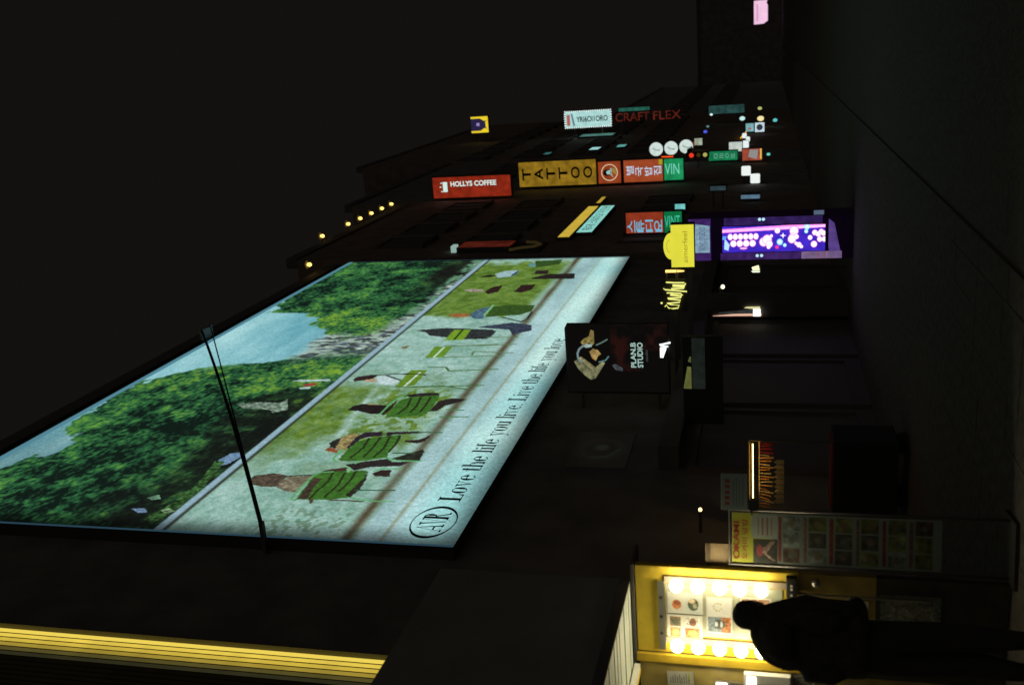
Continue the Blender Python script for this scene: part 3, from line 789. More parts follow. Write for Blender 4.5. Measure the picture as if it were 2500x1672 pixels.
# frame that carries the bulbs
MB().box(sx(-4.215), sx(-3.665), -0.03, -0.002, 2.257, 2.302).build('top_rail', M_steel, st)
for x in (-3.79, -3.945, -4.08):
    MB().tube([(sx(x), -0.036, 2.282), (sx(x), -0.0305, 2.282)], 0.012, 12).build('rail_hole', M_black, st)
for x in (-3.652, -4.14):
    MB().box(sx(x) - 0.024, sx(x) + 0.024, -0.02, -0.002, 1.42, 2.255).build('bulb_rail', mat('rail_paint', (0.36, 0.30, 0.22), 0.6), st)
bulb = MB().ball((0, 0, 0), 0.047, 20, 12).mesh('bulb'); bulb.shade_smooth()
bulb.materials.append(glow((255, 238, 192), 21.0, lamp=True))
sock = MB().tube([(0, 0.03, 0), (0, 0.075, 0)], 0.02, 12).mesh('socket'); sock.materials.append(M_white)
for x, zs in ((-3.655, (2.164, 2.017, 1.868, 1.734, 1.591)), (-4.138, (2.169, 2.023, 1.874, 1.728, 1.585))):
    for z in zs:
        b_ = linked('bulb', bulb, st, (sx(x), -0.09, z))
        linked('socket', sock, b_)
# backing board inside the frame, switch box, knob, shelf bar
MB().box(sx(-4.10), sx(-3.69), -0.008, -0.001, 1.45, 2.25).build('display_board', mat('mirror_board', (0.36, 0.38, 0.28), 0.5), st)
sw = MB().box(sx(-3.725), sx(-3.575), -0.05, -0.001, 1.352, 1.425).build('switch_box', M_black, st, bevel=0.006)
for x in (-3.63, -3.655, -3.70):
    MB().tube([(sx(x), -0.056, 1.39), (sx(x), -0.0505, 1.39)], 0.009, 10).build('switch_button', M_white, sw)
MB().ball((sx(-3.605), -0.04, 1.23), 0.028, 14, 10).tube([(sx(-3.605), -0.04, 1.23), (sx(-3.605), 0.0, 1.23)], 0.012, 10).build('door_knob', M_steel, st, smooth=True)
MB().box(sx(-3.715), sx(-3.703), -0.02, -0.001, 0.5, 1.345).build('door_gap_trim', M_steel, st)

# pictures pinned to the stall: each sheet is a thing of its own
P_mat = print_mat('paper_print', False)
def sheet(name, label, cat, x, z, w, h, fn, y=-0.013, n=70, base=(196, 196, 188), tilt=0.0, group=None):
    def worn(c):
        fn(c)
        dark = np.clip((200 - c.c.mean(-1)) / 90, 0.08, 1)
        c.c *= (1 + dark * 1.1 * (fbm(c.A / .014, c.B / .014, 13, 3) - .5))[..., None]
    t = panel(name, w, h, n, worn, P_mat, None, 0, 0, 0, base)
    t.location = (x, SY + y, z); t.rotation_euler = (0, tilt, 0)
    return tag(t, label, cat, group)
def pics(kind):
    def fn(c):
        w, h = c.a[-1], c.b[-1]
        if kind == 'two_pale':
            c.rect(w * .06, w * .94, h * .52, h * .96, (196, 198, 190)); c.rect(w * .06, w * .94, h * .05, h * .48, (188, 194, 190))
            c.disc(w * .42, h * .74, w * .22, h * .13, (176, 110, 66)); c.disc(w * .5, h * .72, w * .1, h * .09, (128, 72, 48))
            c.disc(w * .45, h * .27, w * .28, h * .15, (70, 82, 62)); c.disc(w * .6, h * .3, w * .12, h * .09, (188, 170, 140)); c.disc(w * .38, h * .22, w * .1, h * .07, (150, 150, 130))
        elif kind == 'four_food':
            for (x0, x1, y0, y1, bgc) in ((.08, .47, .62, .92, (180, 108, 50)), (.53, .92, .62, .92, (120, 96, 60)), (.08, .47, .08, .50, (186, 100, 46)), (.53, .92, .08, .50, (196, 196, 186))):
                c.rect(w * x0, w * x1, h * y0, h * y1, bgc, 0.6, 0.012)
            c.disc(w * .7, h * .76, w * .13, h * .09, (66, 76, 58)); c.disc(w * .3, h * .77, w * .12, h * .09, (214, 150, 80))
            c.disc(w * .72, h * .27, w * .17, h * .1, (120, 78, 56)); c.disc(w * .27, h * .3, w * .14, h * .13, (222, 140, 74))
        elif kind == 'bottle':
            c.rect(w * .48, w * .97, h * .06, h * .94, (205, 207, 204))
            for i in range(9):
                c.disc(w * .73 + w * .10 * math.cos(i * .7), h * .55 + h * .16 * math.sin(i * .7), w * .022, h * .035, (190, 176, 110) if i % 2 else (150, 160, 120))
            c.rect(w * .04, w * .46, h * .06, h * .94, (116, 132, 142)); c.rect(w * .04, w * .46, h * .06, h * .42, (150, 92, 46), 0.5, 0.02)
            c.disc(w * .26, h * .5, w * .13, h * .22, (52, 56, 54)); c.disc(w * .26, h * .62, w * .07, h * .07, (190, 200, 204)); c.disc(w * .26, h * .42, w * .09, h * .05, (176, 188, 196))
        elif kind == 'bowl':
            c.rect(w * .05, w * .95, h * .05, h * .95, (150, 116, 88), 0.7, 0.015); c.disc(w * .5, h * .5, w * .38, h * .36, (112, 82, 66)); c.disc(w * .46, h * .52, w * .2, h * .2, (150, 112, 84))
        elif kind == 'notice':
            for i in range(9):
                c.rect(w * .12, w * (.55 + .35 * ((i * 7) % 5) / 5), h * (.86 - i * .085), h * (.89 - i * .085), (96, 104, 100))
            c.rect(w * .3, w * .85, h * .14, h * .2, (170, 176, 40))
        elif kind == 'grey':
            c.rect(w * .1, w * .9, h * .1, h * .9, (116, 120, 110), 0.5, 0.02)
            for i in range(5): c.rect(w * .2, w * .8, h * (.2 + .13 * i), h * (.23 + .13 * i), (124, 100, 90))
    return fn
sheet('menu_card', 'menu card with two pale food pictures beside the bright right bulbs', 'menu card', -3.836, 2.114, 0.172, 0.248, pics('two_pale'))
sheet('menu_card', 'menu card with four orange and brown food pictures under the metal rail', 'menu card', -4.030, 2.119, 0.196, 0.248, pics('four_food'))
sheet('menu_card', 'rounded white card with a grey bottle picture and yellow dotted ring', 'menu card', -3.916, 1.877, 0.292, 0.18, pics('bottle'), y=-0.017)
sheet('menu_card', 'menu card with a brown bowl of food behind the person\'s head', 'menu card', -3.856, 1.629, 0.19, 0.21, pics('bowl'))
sheet('notice_paper', 'small grey paper stuck low on the yellow stall beside the jacket', 'paper', -3.80, 0.955, 0.125, 0.13, pics('grey'), y=-0.004, tilt=0.08)
sheet('notice_paper', 'large faded grey poster low on the yellow stall door', 'paper', -3.78, 0.62, 0.20, 0.38, pics('grey'), y=-0.004, base=(96, 104, 98))
sheet('notice_paper', 'white price paper with black lines taped inside the olive side of the stall', 'paper', -4.457, 2.16, 0.117, 0.19, pics('notice'), y=-0.012, tilt=-0.06)
sheet('notice_paper', 'pale speckled paper under the small lit menu box on the stall side', 'paper', -4.403, 1.309, 0.105, 0.165, pics('grey'), y=-0.012)
lb = thing('menu_lightbox', 'small lit menu box with two food pictures on the stall side', 'lightbox', (-4.432, SY - 0.024, 1.56))
MB().box(-0.10, 0.085, -0.035, 0.018, -0.17, 0.15).build('case', M_white, lb, bevel=0.004)
MB().box(-0.075, 0.07, -0.04, -0.036, 0.07, 0.13).build('lamp', glow((255, 250, 225), 8.0, lamp=True), lb)
panel('picture', 0.07, 0.1, 30, pics('bowl'), P_mat, lb, -0.02, 0.01, -0.037, (220, 220, 210))
panel('picture', 0.07, 0.11, 30, pics('four_food'), P_mat, lb, -0.012, -0.105, -0.037, (220, 220, 210))
fl = thing('tube_lamp', 'short white tube lamp fixed on the stall side', 'lamp', (-4.47, SY - 0.018, 1.852))
MB().box(-0.025, 0.025, -0.02, 0.013, -0.15, 0.06).build('holder', M_steel, fl)
MB().tube([(0, -0.03, 0.05), (0, -0.03, -0.02)], 0.016, 10).build('tube', glow((255, 255, 240), 12.0, lamp=True), fl)

# ------------------------------------------------------------------ the person in front of the stall, seen from behind
pr = thing('person', 'person in a dark hooded jacket and knit cap facing the bulb lit stall', 'person', (-3.455, 5.40, 0))
M_skin = mat('skin', (0.42, 0.26, 0.19), 0.6)
M_jacket = mat('dark_jacket', (0.055, 0.055, 0.05), 0.85, noise=0.4, nscale=14)
M_trouser = mat('dark_trousers', (0.05, 0.05, 0.05), 0.9)
M_cap = mat('dark_green_cap', (0.06, 0.07, 0.06), 0.9, noise=0.3, nscale=60)
J = [(-.05, 0, 0.92, .13), (-.04, 0, 1.06, .13), (-.01, 0.01, 1.24, .135), (0.01, 0.01, 1.38, .115), (0.06, 0.02, 1.49, .055), (0.085, 0.03, 1.56, .055), (0.09, 0.04, 1.635, .078), (0.09, 0.045, 1.70, .066),
     (-.17, 0.01, 1.39, .062), (-.19, -.02, 1.16, .045), (-.15, .12, 1.06, .036), (-.12, .17, 1.04, .03),
     (.17, 0.01, 1.38, .062), (.165, -.02, 1.16, .045), (.14, .12, 1.06, .036), (.11, .17, 1.04, .03),
     (-.13, 0, .86, .105), (-.125, 0.02, .48, .09), (-.14, -.02, .09, .05), (-.15, .12, .035, .035),
     (.02, 0, .86, .105), (.03, 0.03, .48, .09), (.06, .0, .09, .05), (.08, .14, .035, .035)]
E_ = [(0, 1), (1, 2), (2, 3), (3, 4), (4, 5), (5, 6), (6, 7), (3, 8), (8, 9), (9, 10), (10, 11), (3, 12), (12, 13), (13, 14), (14, 15),
      (0, 16), (16, 17), (17, 18), (18, 19), (0, 20), (20, 21), (21, 22), (22, 23)]
me = bpy.data.meshes.new('body')
me.from_pydata([j[:3] for j in J], E_, [])
body = bpy.data.objects.new('body', me); COL.objects.link(body); body.parent = pr
sk = body.modifiers.new('skin', 'SKIN'); sk.use_smooth_shade = True
body.modifiers.new('sub', 'SUBSURF').render_levels = 2
me.skin_vertices[0].data.foreach_set('radius', [v for j in J for v in (j[3], j[3])])
me.skin_vertices[0].data[0].use_root = True
me.materials.append(M_trouser)
MB().ball((0.09, 0.125, 1.63), 0.018, 10, 8, 1.3).ball((0.06, 0.113, 1.655), 0.011).ball((0.12, 0.113, 1.655), 0.011).ball((0.022, 0.045, 1.63), 0.014, 10, 8, 1.6).ball((0.158, 0.045, 1.63), 0.014, 10, 8, 1.6).loft([(0.09, 0.06, 1.55, .035, .04), (0.09, 0.062, 1.58, .060, .064), (0.09, 0.055, 1.63, .072, .078), (0.09, 0.05, 1.68, .070, .076)], 18).build('face', M_skin, pr, smooth=True)
# jacket: loose shell with a dropped hem whose big hood stands up round the neck, sleeves into the pockets
def jr(z, l, r_, ry, y=0.0): return ((l + r_) / 2, y, z, (r_ - l) / 2, ry)
MB().loft([jr(.985, -.235, .19, .15, .01), jr(1.0, -.258, .215, .165, .01), jr(1.06, -.262, .222, .17, .01), jr(1.13, -.258, .222, .165, .01), jr(1.225, -.256, .228, .16, .01), jr(1.33, -.238, .248, .155, .01), jr(1.36, -.236, .236, .15, .01), jr(1.424, -.238, .224, .145, .0), jr(1.49, -.216, .206, .14, -.01), jr(1.535, -.192, .192, .13, -.015), jr(1.578, -.158, .176, .12, -.02), jr(1.61, -.108, .166, .105, -.015), jr(1.635, -.062, .155, .09, -.01), jr(1.648, -.03, .14, .07, .0)], 32).build('jacket', M_jacket, pr, smooth=True)
for s_, x in ((-1, -.165), (1, .15)):
    MB().tube([(x * .6, -.02, 1.46), (x * .95, -.05, 1.42), (x * 1.02, -.10, 1.32), (x * 1.08, -.10, 1.18), (x * 1.12, -.03, 1.08), (x * .95, .12, 1.04)], [.05, .07, .072, .07, .066, .058], 14).build('sleeve', M_jacket, pr, smooth=True)
MB().loft([(0.0, -0.10, 1.36, .05, .02), (0.005, -0.125, 1.42, .125, .05), (0.015, -0.125, 1.49, .135, .06), (0.03, -0.105, 1.55, .12, .055), (0.05, -.08, 1.60, .08, .045)], 20).build('hood', M_jacket, pr, smooth=True)
cp = MB().loft([(0.09, 0.03, 1.615, .078, .10), (0.09, 0.028, 1.65, .080, .104), (0.09, 0.028, 1.70, .076, .098), (0.088, 0.03, 1.732, .058, .075), (0.085, 0.03, 1.75, .030, .04), (0.085, .03, 1.755, .008, .01)], 22).build('knit_cap', M_cap, pr, smooth=True)
for x, y in ((-.15, .07), (.08, .09)):
    MB().loft([(x, y, 0.0, .048, .13), (x, y, .03, .05, .135), (x, y - .02, .06, .045, .11), (x, y - .06, .10, .04, .06)], 16).build('shoe', M_black, pr, smooth=True)

# ------------------------------------------------------------------ standing banner beside the stall
bn = thing('standing_banner', 'tall yellow and white food banner in a steel stand beside the stall', 'banner', (-3.335, 6.36, 0), math.radians(9))
for x in (-0.195, 0.195):
    MB().tube([(x, 0.0, 0.03), (x, 0.0, 1.812)], 0.0085, 10).build('pole', M_dullsteel, bn, smooth=True)
MB().box(-0.22, 0.22, -0.16, 0.16, 0.0, 0.03).build('base', M_black, bn)
MB().tube([(-0.195, 0, 1.803), (0.195, 0, 1.803)], 0.006, 8).build('top_bar', M_steel, bn)
def okami(c):
    w, h = c.a[-1], c.b[-1]
    W_, Y_ = (150, 164, 158), (176, 182, 60)
    c.rect(0, w, h * .87, h, Y_); c.rect(0, w * .5, h * .80, h * .87, Y_)
    c.disc(w * .75, h * .83, w * .22, h * .075, W_); c.rect(w * .5, w * .97, h * .775, h * .90, W_)
    c.rect(0.0, w * .48, h * .775, h * .895, (58, 62, 56), 0.5, 0.03)
    c.poly([(0.02, h * .80), (w * .25, h * .86), (w * .46, h * .80), (w * .44, h * .785), (w * .2, h * .83), (0.02, h * .785)], (150, 130, 118), 0.6, ns=0.02)
    c.disc(w * .25, h * .862, w * .12, h * .016, (150, 70, 74))
    for i in range(4): c.rect(w * .56, w * .92, h * (.80 + .022 * i), h * (.806 + .022 * i), (140, 84, 78))
    rnd = random.Random(5)
    cols = ((70, 74, 68), (96, 104, 56), (78, 94, 96), (108, 118, 72), (88, 76, 66), (116, 130, 126))
    for r in range(6):
        z0 = h * (.665 - r * .125)
        c.rect(0.02, w - 0.02, z0 + h * .09, z0 + h * .107, (124, 62, 56) if r % 2 == 0 else (116, 92, 86), 0.5, 0.012)
        for i in range(3):
            c.rect(w * (.03 + .325 * i), w * (.32 + .325 * i), z0, z0 + h * .082, rnd.choice(cols), 0.8, 0.04)
            c.disc(w * (.18 + .32 * i), z0 + h * .04, w * .07, h * .016, rnd.choice(((112, 96, 80), (96, 104, 96), (120, 108, 90))), .5)
fc = panel('printed_sheet', 0.354, 1.35, 260, okami, P_mat, bn, 0, 1.112, -0.004, (124, 140, 136))
M_redink = mat('red_ink', (0.36, 0.03, 0.03), 0.7)
letters('OKAMI', -0.02, 1.757, 0.27, 0.042, -0.008, M_redink, bn, bold=0.02)
letters('오카미 덮밥', -0.01, 1.70, 0.29, 0.038, -0.008, M_redink, bn, bold=0.01)

# brown board and small white sign behind the banner
bs = thing('brown_board', 'small brown wooden board behind the top of the standing banner', 'board', (-3.50, 6.352, 1.785))
MB().box(-0.10, 0.11, 0, 0.02, 0.0, 0.185).build('panel', mat('brown_wood', (0.30, 0.22, 0.12), 0.7, noise=0.3, nscale=10), bs)
MB().box(-0.10, 0.11, -0.006, -0.001, 0.152, 0.178).build('band', mat('dark_wood', (0.10, 0.07, 0.04), 0.7), bs)
MB().box(-0.16, -0.10, 0.0, 0.018, 0.06, 0.10).build('bracket', M_alu, bs)
# ------------------------------------------------------------------ accessory cart with warm lamp
ct = thing('accessory_cart', 'dark cart of hanging tassels under a thin warm lamp tube', 'cart', (-4.98, 11.0, 0))
MB().box(-0.42, 0.46, 0.0, 0.55, 0.12, 0.82).build('cabinet', M_black, ct, bevel=0.01)
for x in (-0.41, 0.45):
    MB().tube([(x, 0.02, 0.82), (x, 0.02, 1.76)], 0.014, 8).build('post', M_alu, ct)
MB().tube([(-0.41, 0.02, 1.755), (0.45, 0.02, 1.755)], 0.014, 8).build('top_rail', M_alu, ct)
MB().tube([(-0.26, -0.02, 1.712), (0.42, -0.02, 1.712)], 0.0055, 8).build('lamp_tube', glow((246, 190, 90), 17.0, lamp=True), ct)
for x in (-0.3, 0.36):
    MB().tube([(x, 0.25, 0.05), (x, 0.30, 0.05)], 0.12, 14).build('wheel', M_black, ct)
MB().tube([(-0.41, 0.05, 1.64), (0.45, 0.05, 1.64)], 0.006, 6).build('hanging_rod', M_steel, ct)
tcols = [(0.75, 0.36, 0.08), (0.70, 0.42, 0.16), (0.66, 0.60, 0.40)]
for i in range(22):
    x = -0.39 + i * 0.038
    red = i > 17
    lean = 0.012 * math.sin(i * 1.7) - (0.03 if i < 7 else 0)
    MB().tube([(x, 0.05, 1.636), (x + lean * .5, 0.045, 1.56), (x + lean, 0.045, 1.50 + 0.03 * math.sin(i * 2.3))], [0.004, 0.010, 0.012], 6).build('tassel', mat('tassel_%d' % (9 if red else i % 3), (0.55, 0.03, 0.03) if red else tcols[i % 3], 0.7), ct)
for i in range(9):
    x = -0.32 + i * 0.062
    MB().plate([(x - .026, 1.36), (x + .026, 1.36), (x + .028, 1.44), (x, 1.475), (x - .028, 1.44)], 0.035 + 0.003 * (i % 2), 0.043 + 0.003 * (i % 2)).build('pouch', mat('pouch', (0.5, 0.46, 0.30), 0.8), ct)
MB().box(-0.40, 0.44, 0.02, 0.4, 0.821, 0.84).build('tray', mat('tray', (0.25, 0.03, 0.03), 0.8), ct)
# price card clipped on the cart
pc = thing('price_card', 'white price card with faint red writing clipped beside the standing banner', 'card', (-3.015, 6.40, 1.682), math.radians(14))
MB().box(-0.125, 0.125, 0, 0.008, 0.0, 0.177).build('board', M_white, pc)
def card(c):
    w, h = c.a[-1], c.b[-1]
    for i in range(5): c.rect(w * (.12 + .16 * i), w * (.22 + .16 * i), h * .66, h * .86, (170, 80, 80))
    for i in range(4): c.rect(w * .1, w * (.9 - .1 * (i % 2)), h * (.14 + .12 * i), h * (.18 + .12 * i), (120, 136, 136))
panel('print', 0.245, 0.172, 60, card, P_mat, pc, 0, 0.0885, -0.002, (150, 172, 172))
MB().tube([(-0.16, 0.018, -0.03), (-0.06, 0.014, -0.01), (-0.06, 0.012, 0.05)], 0.006, 6).box(-0.125, -0.055, 0.0, 0.012, -0.075, -0.012).build('clip_arm', M_black, pc)

# small lamp on the billboard building wall above the brown board
wl = thing('wall_lamp', 'single tiny warm lamp on the dark wall above the brown board', 'lamp', (-5.675, 10.9, 2.32))
MB().box(0.001, 0.275, -0.02, 0.02, -0.02, 0.02).build('arm', M_alu, wl)
MB().ball((0.295, 0, 0), 0.022, 12, 8).build('globe', glow((255, 206, 120), 5.0, lamp=True), wl)
# ------------------------------------------------------------------ blade signs: case, lit face, lettering, brackets back to the wall
def blade(name, label, cat, Y, cx, cz, w, h, face, parts=(), depth=0.22, group=None, rz=0.0, wall=-5.5, shape=None, mottle=0.15, bracket=True):
    t = thing(name, label, cat, (cx, Y, cz), rz, group)
    if shape is None:
        MB().box(-w / 2 - .03, w / 2 + .03, 0.004, depth, -h / 2 - .03, h / 2 + .03).build('case', M_case, t)
        MB().box(-w / 2, w / 2, 0.0, 0.0035, -h / 2, h / 2).build('lit_face', glow(face, 1.0, mottle=mottle), t)
    else:
        MB().plate([(x * 1.03, z * 1.03) for x, z in shape], 0.004, depth).build('case', M_case, t)
        MB().plate(shape, 0.0, 0.0035).build('lit_face', glow(face, 1.0, mottle=mottle), t)
    if bracket:
        gap = cx - w / 2 - wall
        for z in (-h * .3, h * .3):
            MB().box(-w / 2 - gap - 0.0, -w / 2 - 0.029, depth * .4, depth * .4 + .05, z - .03, z + .03).build('bracket', M_alu, t)
    return t

s = blade('blade_sign', 'tall red HOLLYS COFFEE blade sign, highest of the signs on its wall', 'sign', 37.2, -4.99, 12.67, 0.80, 3.14, (132, 38, 20), mottle=0.3)
letters('HOLLYS COFFEE', 0.13, -0.08, 1.85, 0.20, -0.004, glow((215, 236, 226)), s, turn=-90, bold=0.03)
ic = MB().box(-0.17, 0.22, -0.005, -0.001, 0.98, 1.16)
for k_, x in enumerate((-0.15, 0.03, 0.18)): ic.box(x - .02, x + .02, -0.005, -0.001, 1.19 + .04 * (k_ == 1), 1.25 + .04 * (k_ == 1))
ic.build('crown_mark', glow((205, 236, 228)), s)

s = blade('blade_sign', 'ochre TATTOO blade sign with stacked black letters', 'sign', 39.4, -4.89, 9.71, 0.98, 3.15, (132, 102, 26), mottle=0.4)
for i_, ch in enumerate('TATTOO'):
    letters(ch, 0, 1.26 - i_ * 0.50, 0.46, 0.36, -0.004, mat('black_letter', (0.008, 0.006, 0.004), 0.9), s, bold=0.02)

s = blade('blade_sign', 'square red blade sign with a ringed bird emblem between TATTOO and the red Korean sign', 'sign', 39.6, -4.97, 7.63, 0.86, 0.90, (142, 60, 30), mottle=0.2)
ring = MB()
N = 32
for k_ in range(N):
    a0, a1 = 2 * math.pi * k_ / N, 2 * math.pi * (k_ + 1) / N
    n0 = len(ring.v)
    ring.v += [(r_ * math.cos(a), -0.004, r_ * math.sin(a)) for a in (a0, a1) for r_ in (.30, .33)]
    ring.f.append((n0, n0 + 1, n0 + 3, n0 + 2))
ring.build('ring', glow((226, 210, 170)), s)
def blob(pts): return MB().plate(pts, -0.004, -0.001)
blob([(-.13, .02), (.0, -.05), (.13, .02), (.12, .16), (.06, .24), (-.06, .25), (-.13, .15)]).build('emblem_head', mat('black_letter', (0.008, 0.006, 0.004)), s)
blob([(-.08, -.02), (.08, -.02), (.09, .08), (.02, .14), (-.07, .10)]).build('emblem_face', glow((176, 214, 204)), s)
blob([(-.2, -.16), (-.02, -.07), (.14, -.10), (.2, -.04), (.0, -.02), (-.12, -.06)]).build('emblem_wing', glow((150, 176, 160)), s)
blob([(-.1, -.26), (.1, -.26), (.2, -.13), (.02, -.10)]).build('emblem_base', glow((150, 128, 60)), s)

s = blade('blade_sign', 'red blade sign with stacked pale blue Korean letters above the green one', 'sign', 39.6, -4.96, 6.29, 0.86, 1.54, (154, 70, 38), mottle=0.15)
for i_, ch in enumerate('별국밥집'):
    letters(ch, -0.02 + (0.05 if i_ == 0 else 0), 0.52 - i_ * 0.36, 0.36, 0.30, -0.004, glow((190, 212, 232)), s, bold=0.008)
MB().box(0.22, 0.42, -0.003, -0.0005, -0.76, -0.62).build('yellow_corner', glow((170, 150, 30)), s)
s = blade('blade_sign', 'green VIN blade sign under the red Korean sign', 'sign', 39.8, -4.98, 5.12, 0.83, 0.76, (28, 138, 84), mottle=0.3)
letters('VIN', 0.02, 0.06, 0.56, 0.42, -0.004, glow((120, 214, 190)), s, turn=-90)
s = blade('orange_sign', 'small bright orange strip sign below the white discs', 'sign', 44.5, -5.06, 5.8, 0.16, 0.52, (255, 84, 28), mottle=0.1)

# the second, lower pair nearer the billboard
s = blade('blade_sign', 'red Korean blade sign just past the billboard, half hidden by its edge', 'sign', 28.8, -5.11, 5.0, 0.60, 1.10, (138, 52, 30), mottle=0.25)
for i_, ch in enumerate('스튜디오'):
    letters(ch, -0.10, 0.40 - i_ * 0.26, 0.36, 0.23, -0.004, glow((112, 180, 210)), s, bold=0.01)
for z in (0.14, -0.13, -0.39):
    MB().box(-0.28, -0.20, -0.004, -0.001, z - .09, z + .09).build('side_mark', glow((112, 180, 210)), s)
s = blade('blade_sign', 'green blade sign under the red one, behind the yellow arched sign', 'sign', 28.7, -5.10, 4.18, 0.61, 0.50, (14, 110, 62), mottle=0.3)
letters('VINT', 0.02, 0.02, 0.44, 0.34, -0.004, glow((70, 190, 160)), s, turn=-90)

# hollys wall letters seen edge on, high on the wall past the billboard
t = thing('wall_lettering', 'dim red coffee shop sign flat on the wall past the billboard top', 'sign', (-5.5, 26.9, 9.4))
MB().box(0.001, 0.16, 0.0, 0.9, -0.8, 0.8).build('case', M_case, t)
MB().box(0.161, 0.166, 0.03, 0.87, -0.77, 0.77).build('lit_face', glow((72, 24, 16), 1.0, mottle=0.4), t)
MB().box(0.161, 0.19, 0.1, 0.4, 0.86, 1.0).box(0.0, 0.161, 0.1, 0.4, 0.86, 1.0).build('white_mark', glow((140, 170, 162)), t)

# long yellow bar and pale sign board lying along the wall
t = thing('yellow_bar_sign', 'long slanting yellow light bar along the wall above the pale sign board', 'sign', (-5.5, 28.4, 7.35))
MB().box(0.001, 0.10, 0.0, 5.6, -0.20, 0.24).build('case', M_case, t)
MB().box(0.101, 0.106, 0.03, 5.55, -0.15, 0.19).build('lit_face', glow((196, 168, 60), 1.0, mottle=0.12), t)
t = thing('yellow_end_bar', 'short yellow light bar past the end of the long one', 'sign', (-5.5, 34.6, 7.3))
MB().box(0.001, 0.10, 0.0, 1.5, -0.08, 0.12).build('case', M_case, t)
MB().box(0.101, 0.106, 0.03, 1.45, -0.05, 0.09).build('lit_face', glow((176, 146, 50), 1.0, mottle=0.12), t)
t = thing('pale_sign_board', 'pale turquoise sign board with dark writing under the yellow bar', 'sign', (-5.5, 29.1, 6.62))
MB().box(0.001, 0.10, 0.0, 4.9, 0.0, 0.5).build('case', M_case, t)
MB().box(0.101, 0.106, 0.02, 4.88, 0.02, 0.48).build('lit_face', glow((136, 206, 196), 1.0, mottle=0.15), t)
for w_, y_, l_ in (('홍대', 0.75, 1.0), ('스튜디오', 2.35, 1.7), ('사진관', 4.05, 1.3)):
    m_ = text_mesh(w_, bold=0.0)
    m_.v = [(0.11, y_ + x * l_, 0.25 + z * 0.30) for x, _, z in m_.v]
    m_.build('lettering', mat('black_letter', (0.008, 0.006, 0.004)), t)
t = thing('dim_yellow_sign', 'dim yellow curled wall sign left of the yellow light bar', 'sign', (-5.5, 26.7, 7.75))
MB().box(0.001, 0.06, 0.0, 1.3, 0, 0.9).build('case', M_case, t)
MB().tube([(0.08, .1, .85), (0.08, .35, .6), (0.08, .5, .25), (0.08, .85, .12), (.08, 1.1, .3), (.08, 1.2, .6)], 0.05, 8).tube([(0.03, .5, .25), (0.08, .5, .25)], 0.02, 6).build('neon', glow((44, 36, 18)), t)

# bulbs along the roof edge
lamp_b = MB().ball((0, 0, 0), 0.055, 14, 10, 1.3).mesh('globe'); lamp_b.materials.append(glow((255, 206, 100), 3.0, lamp=True)); lamp_b.shade_smooth()
arm = MB().tube([(-0.28, 0, -0.42), (-0.28, 0, -0.02), (-0.20, 0, 0.06), (-0.06, 0, 0.0)], 0.022, 6).mesh('arm'); arm.materials.append(M_alu)
shade = MB().loft([(0, 0, 0.07, .13, .13), (0, 0, 0.13, .05, .05)], 14).mesh('shade'); shade.materials.append(M_alu)
for y, nth in ((29.54, 'first'), (31.7, 'second'), (32.8, 'third'), (33.88, 'fourth'), (34.94, 'fifth'), (35.95, 'sixth')):
    t = thing('roof_lamp', '%s lamp from the billboard in the row of yellow lamps along the roof edge' % nth, 'lamp', (-5.36, y, 15.56), group='yellow lamps along the roof edge')
    linked('globe', lamp_b, t); linked('arm', arm, t); linked('shade', shade, t)
t = thing('roof_lamp', 'lone yellow lamp above the top right corner of the billboard', 'lamp', (-5.36, 25.14, 13.98))
linked('globe', lamp_b, t); linked('arm', arm, t); linked('shade', shade, t)

# ------------------------------------------------------------------ far signs
s = blade('yellow_screen', 'yellow screen with a dark blue zigzag, high on the tall far building', 'sign', 62, -4.43, 19.21, 1.02, 1.13, (40, 34, 66), mottle=0.1)
for pts in ([(-.50, .20), (-.50, .56), (-.38, .56), (-.38, -.05), (-.22, -.30), (-.30, -.56), (-.50, -.56)], [(.38, .56), (.50, .56), (.50, -.56), (.26, -.56), (.22, -.30), (.38, -.05)], [(-.30, -.56), (.26, -.56), (.18, -.38), (-.2, -.40)]):
    blob(pts).build('yellow_field', glow((238, 208, 40)), s)
blob([(-.1, .02), (.12, .0), (.1, .2), (-.06, .22)]).build('pale_mark', glow((150, 130, 190)), s)

s = blade('bulb_frame_sign', 'white sign framed by tiny bulbs with dark lettering, above the red neon', 'sign', 62, -4.45, 12.26, 0.94, 2.83, (170, 214, 210), mottle=0.15)
letters('YRI6OI1ORO', 0.0, -0.25, 1.95, 0.34, -0.004, mat('black_letter', (0.008, 0.006, 0.004)), s, turn=-90, bold=0.02)
MB().box(-0.36, 0.30, -0.004, -0.001, 1.12, 1.32).build('red_patch', glow((176, 92, 84)), s)
blob([(-.38, .82), (.36, .95), (.36, 1.06), (-.38, .94)]).build('grey_patch', glow((96, 130, 136)), s)
sb = MB().ball((0, 0, 0), 0.04, 8, 6).mesh('bulb'); sb.materials.append(glow((235, 255, 250), 1.2))
for i_ in range(22):
    for x in (-.49, .49): linked('bulb', sb, s, (x, -0.03, 1.42 - i_ * 2.84 / 21))
for i_ in range(1, 7):
    for z in (1.44, -1.44): linked('bulb', sb, s, (-.49 + i_ * .98 / 7, -0.03, z))
t = thing('lit_window', 'dim turquoise lit window under the bulb framed sign', 'window', (-5.5, 60.5, 10.5))
MB().box(0.001, 0.12, 0, 1.6, 0, 2.2).build('frame', M_alu, t)
MB().box(0.121, 0.126, 0.1, 1.5, 0.1, 2.1).build('pane', glow((74, 120, 112), 1.0, mottle=0.4), t)
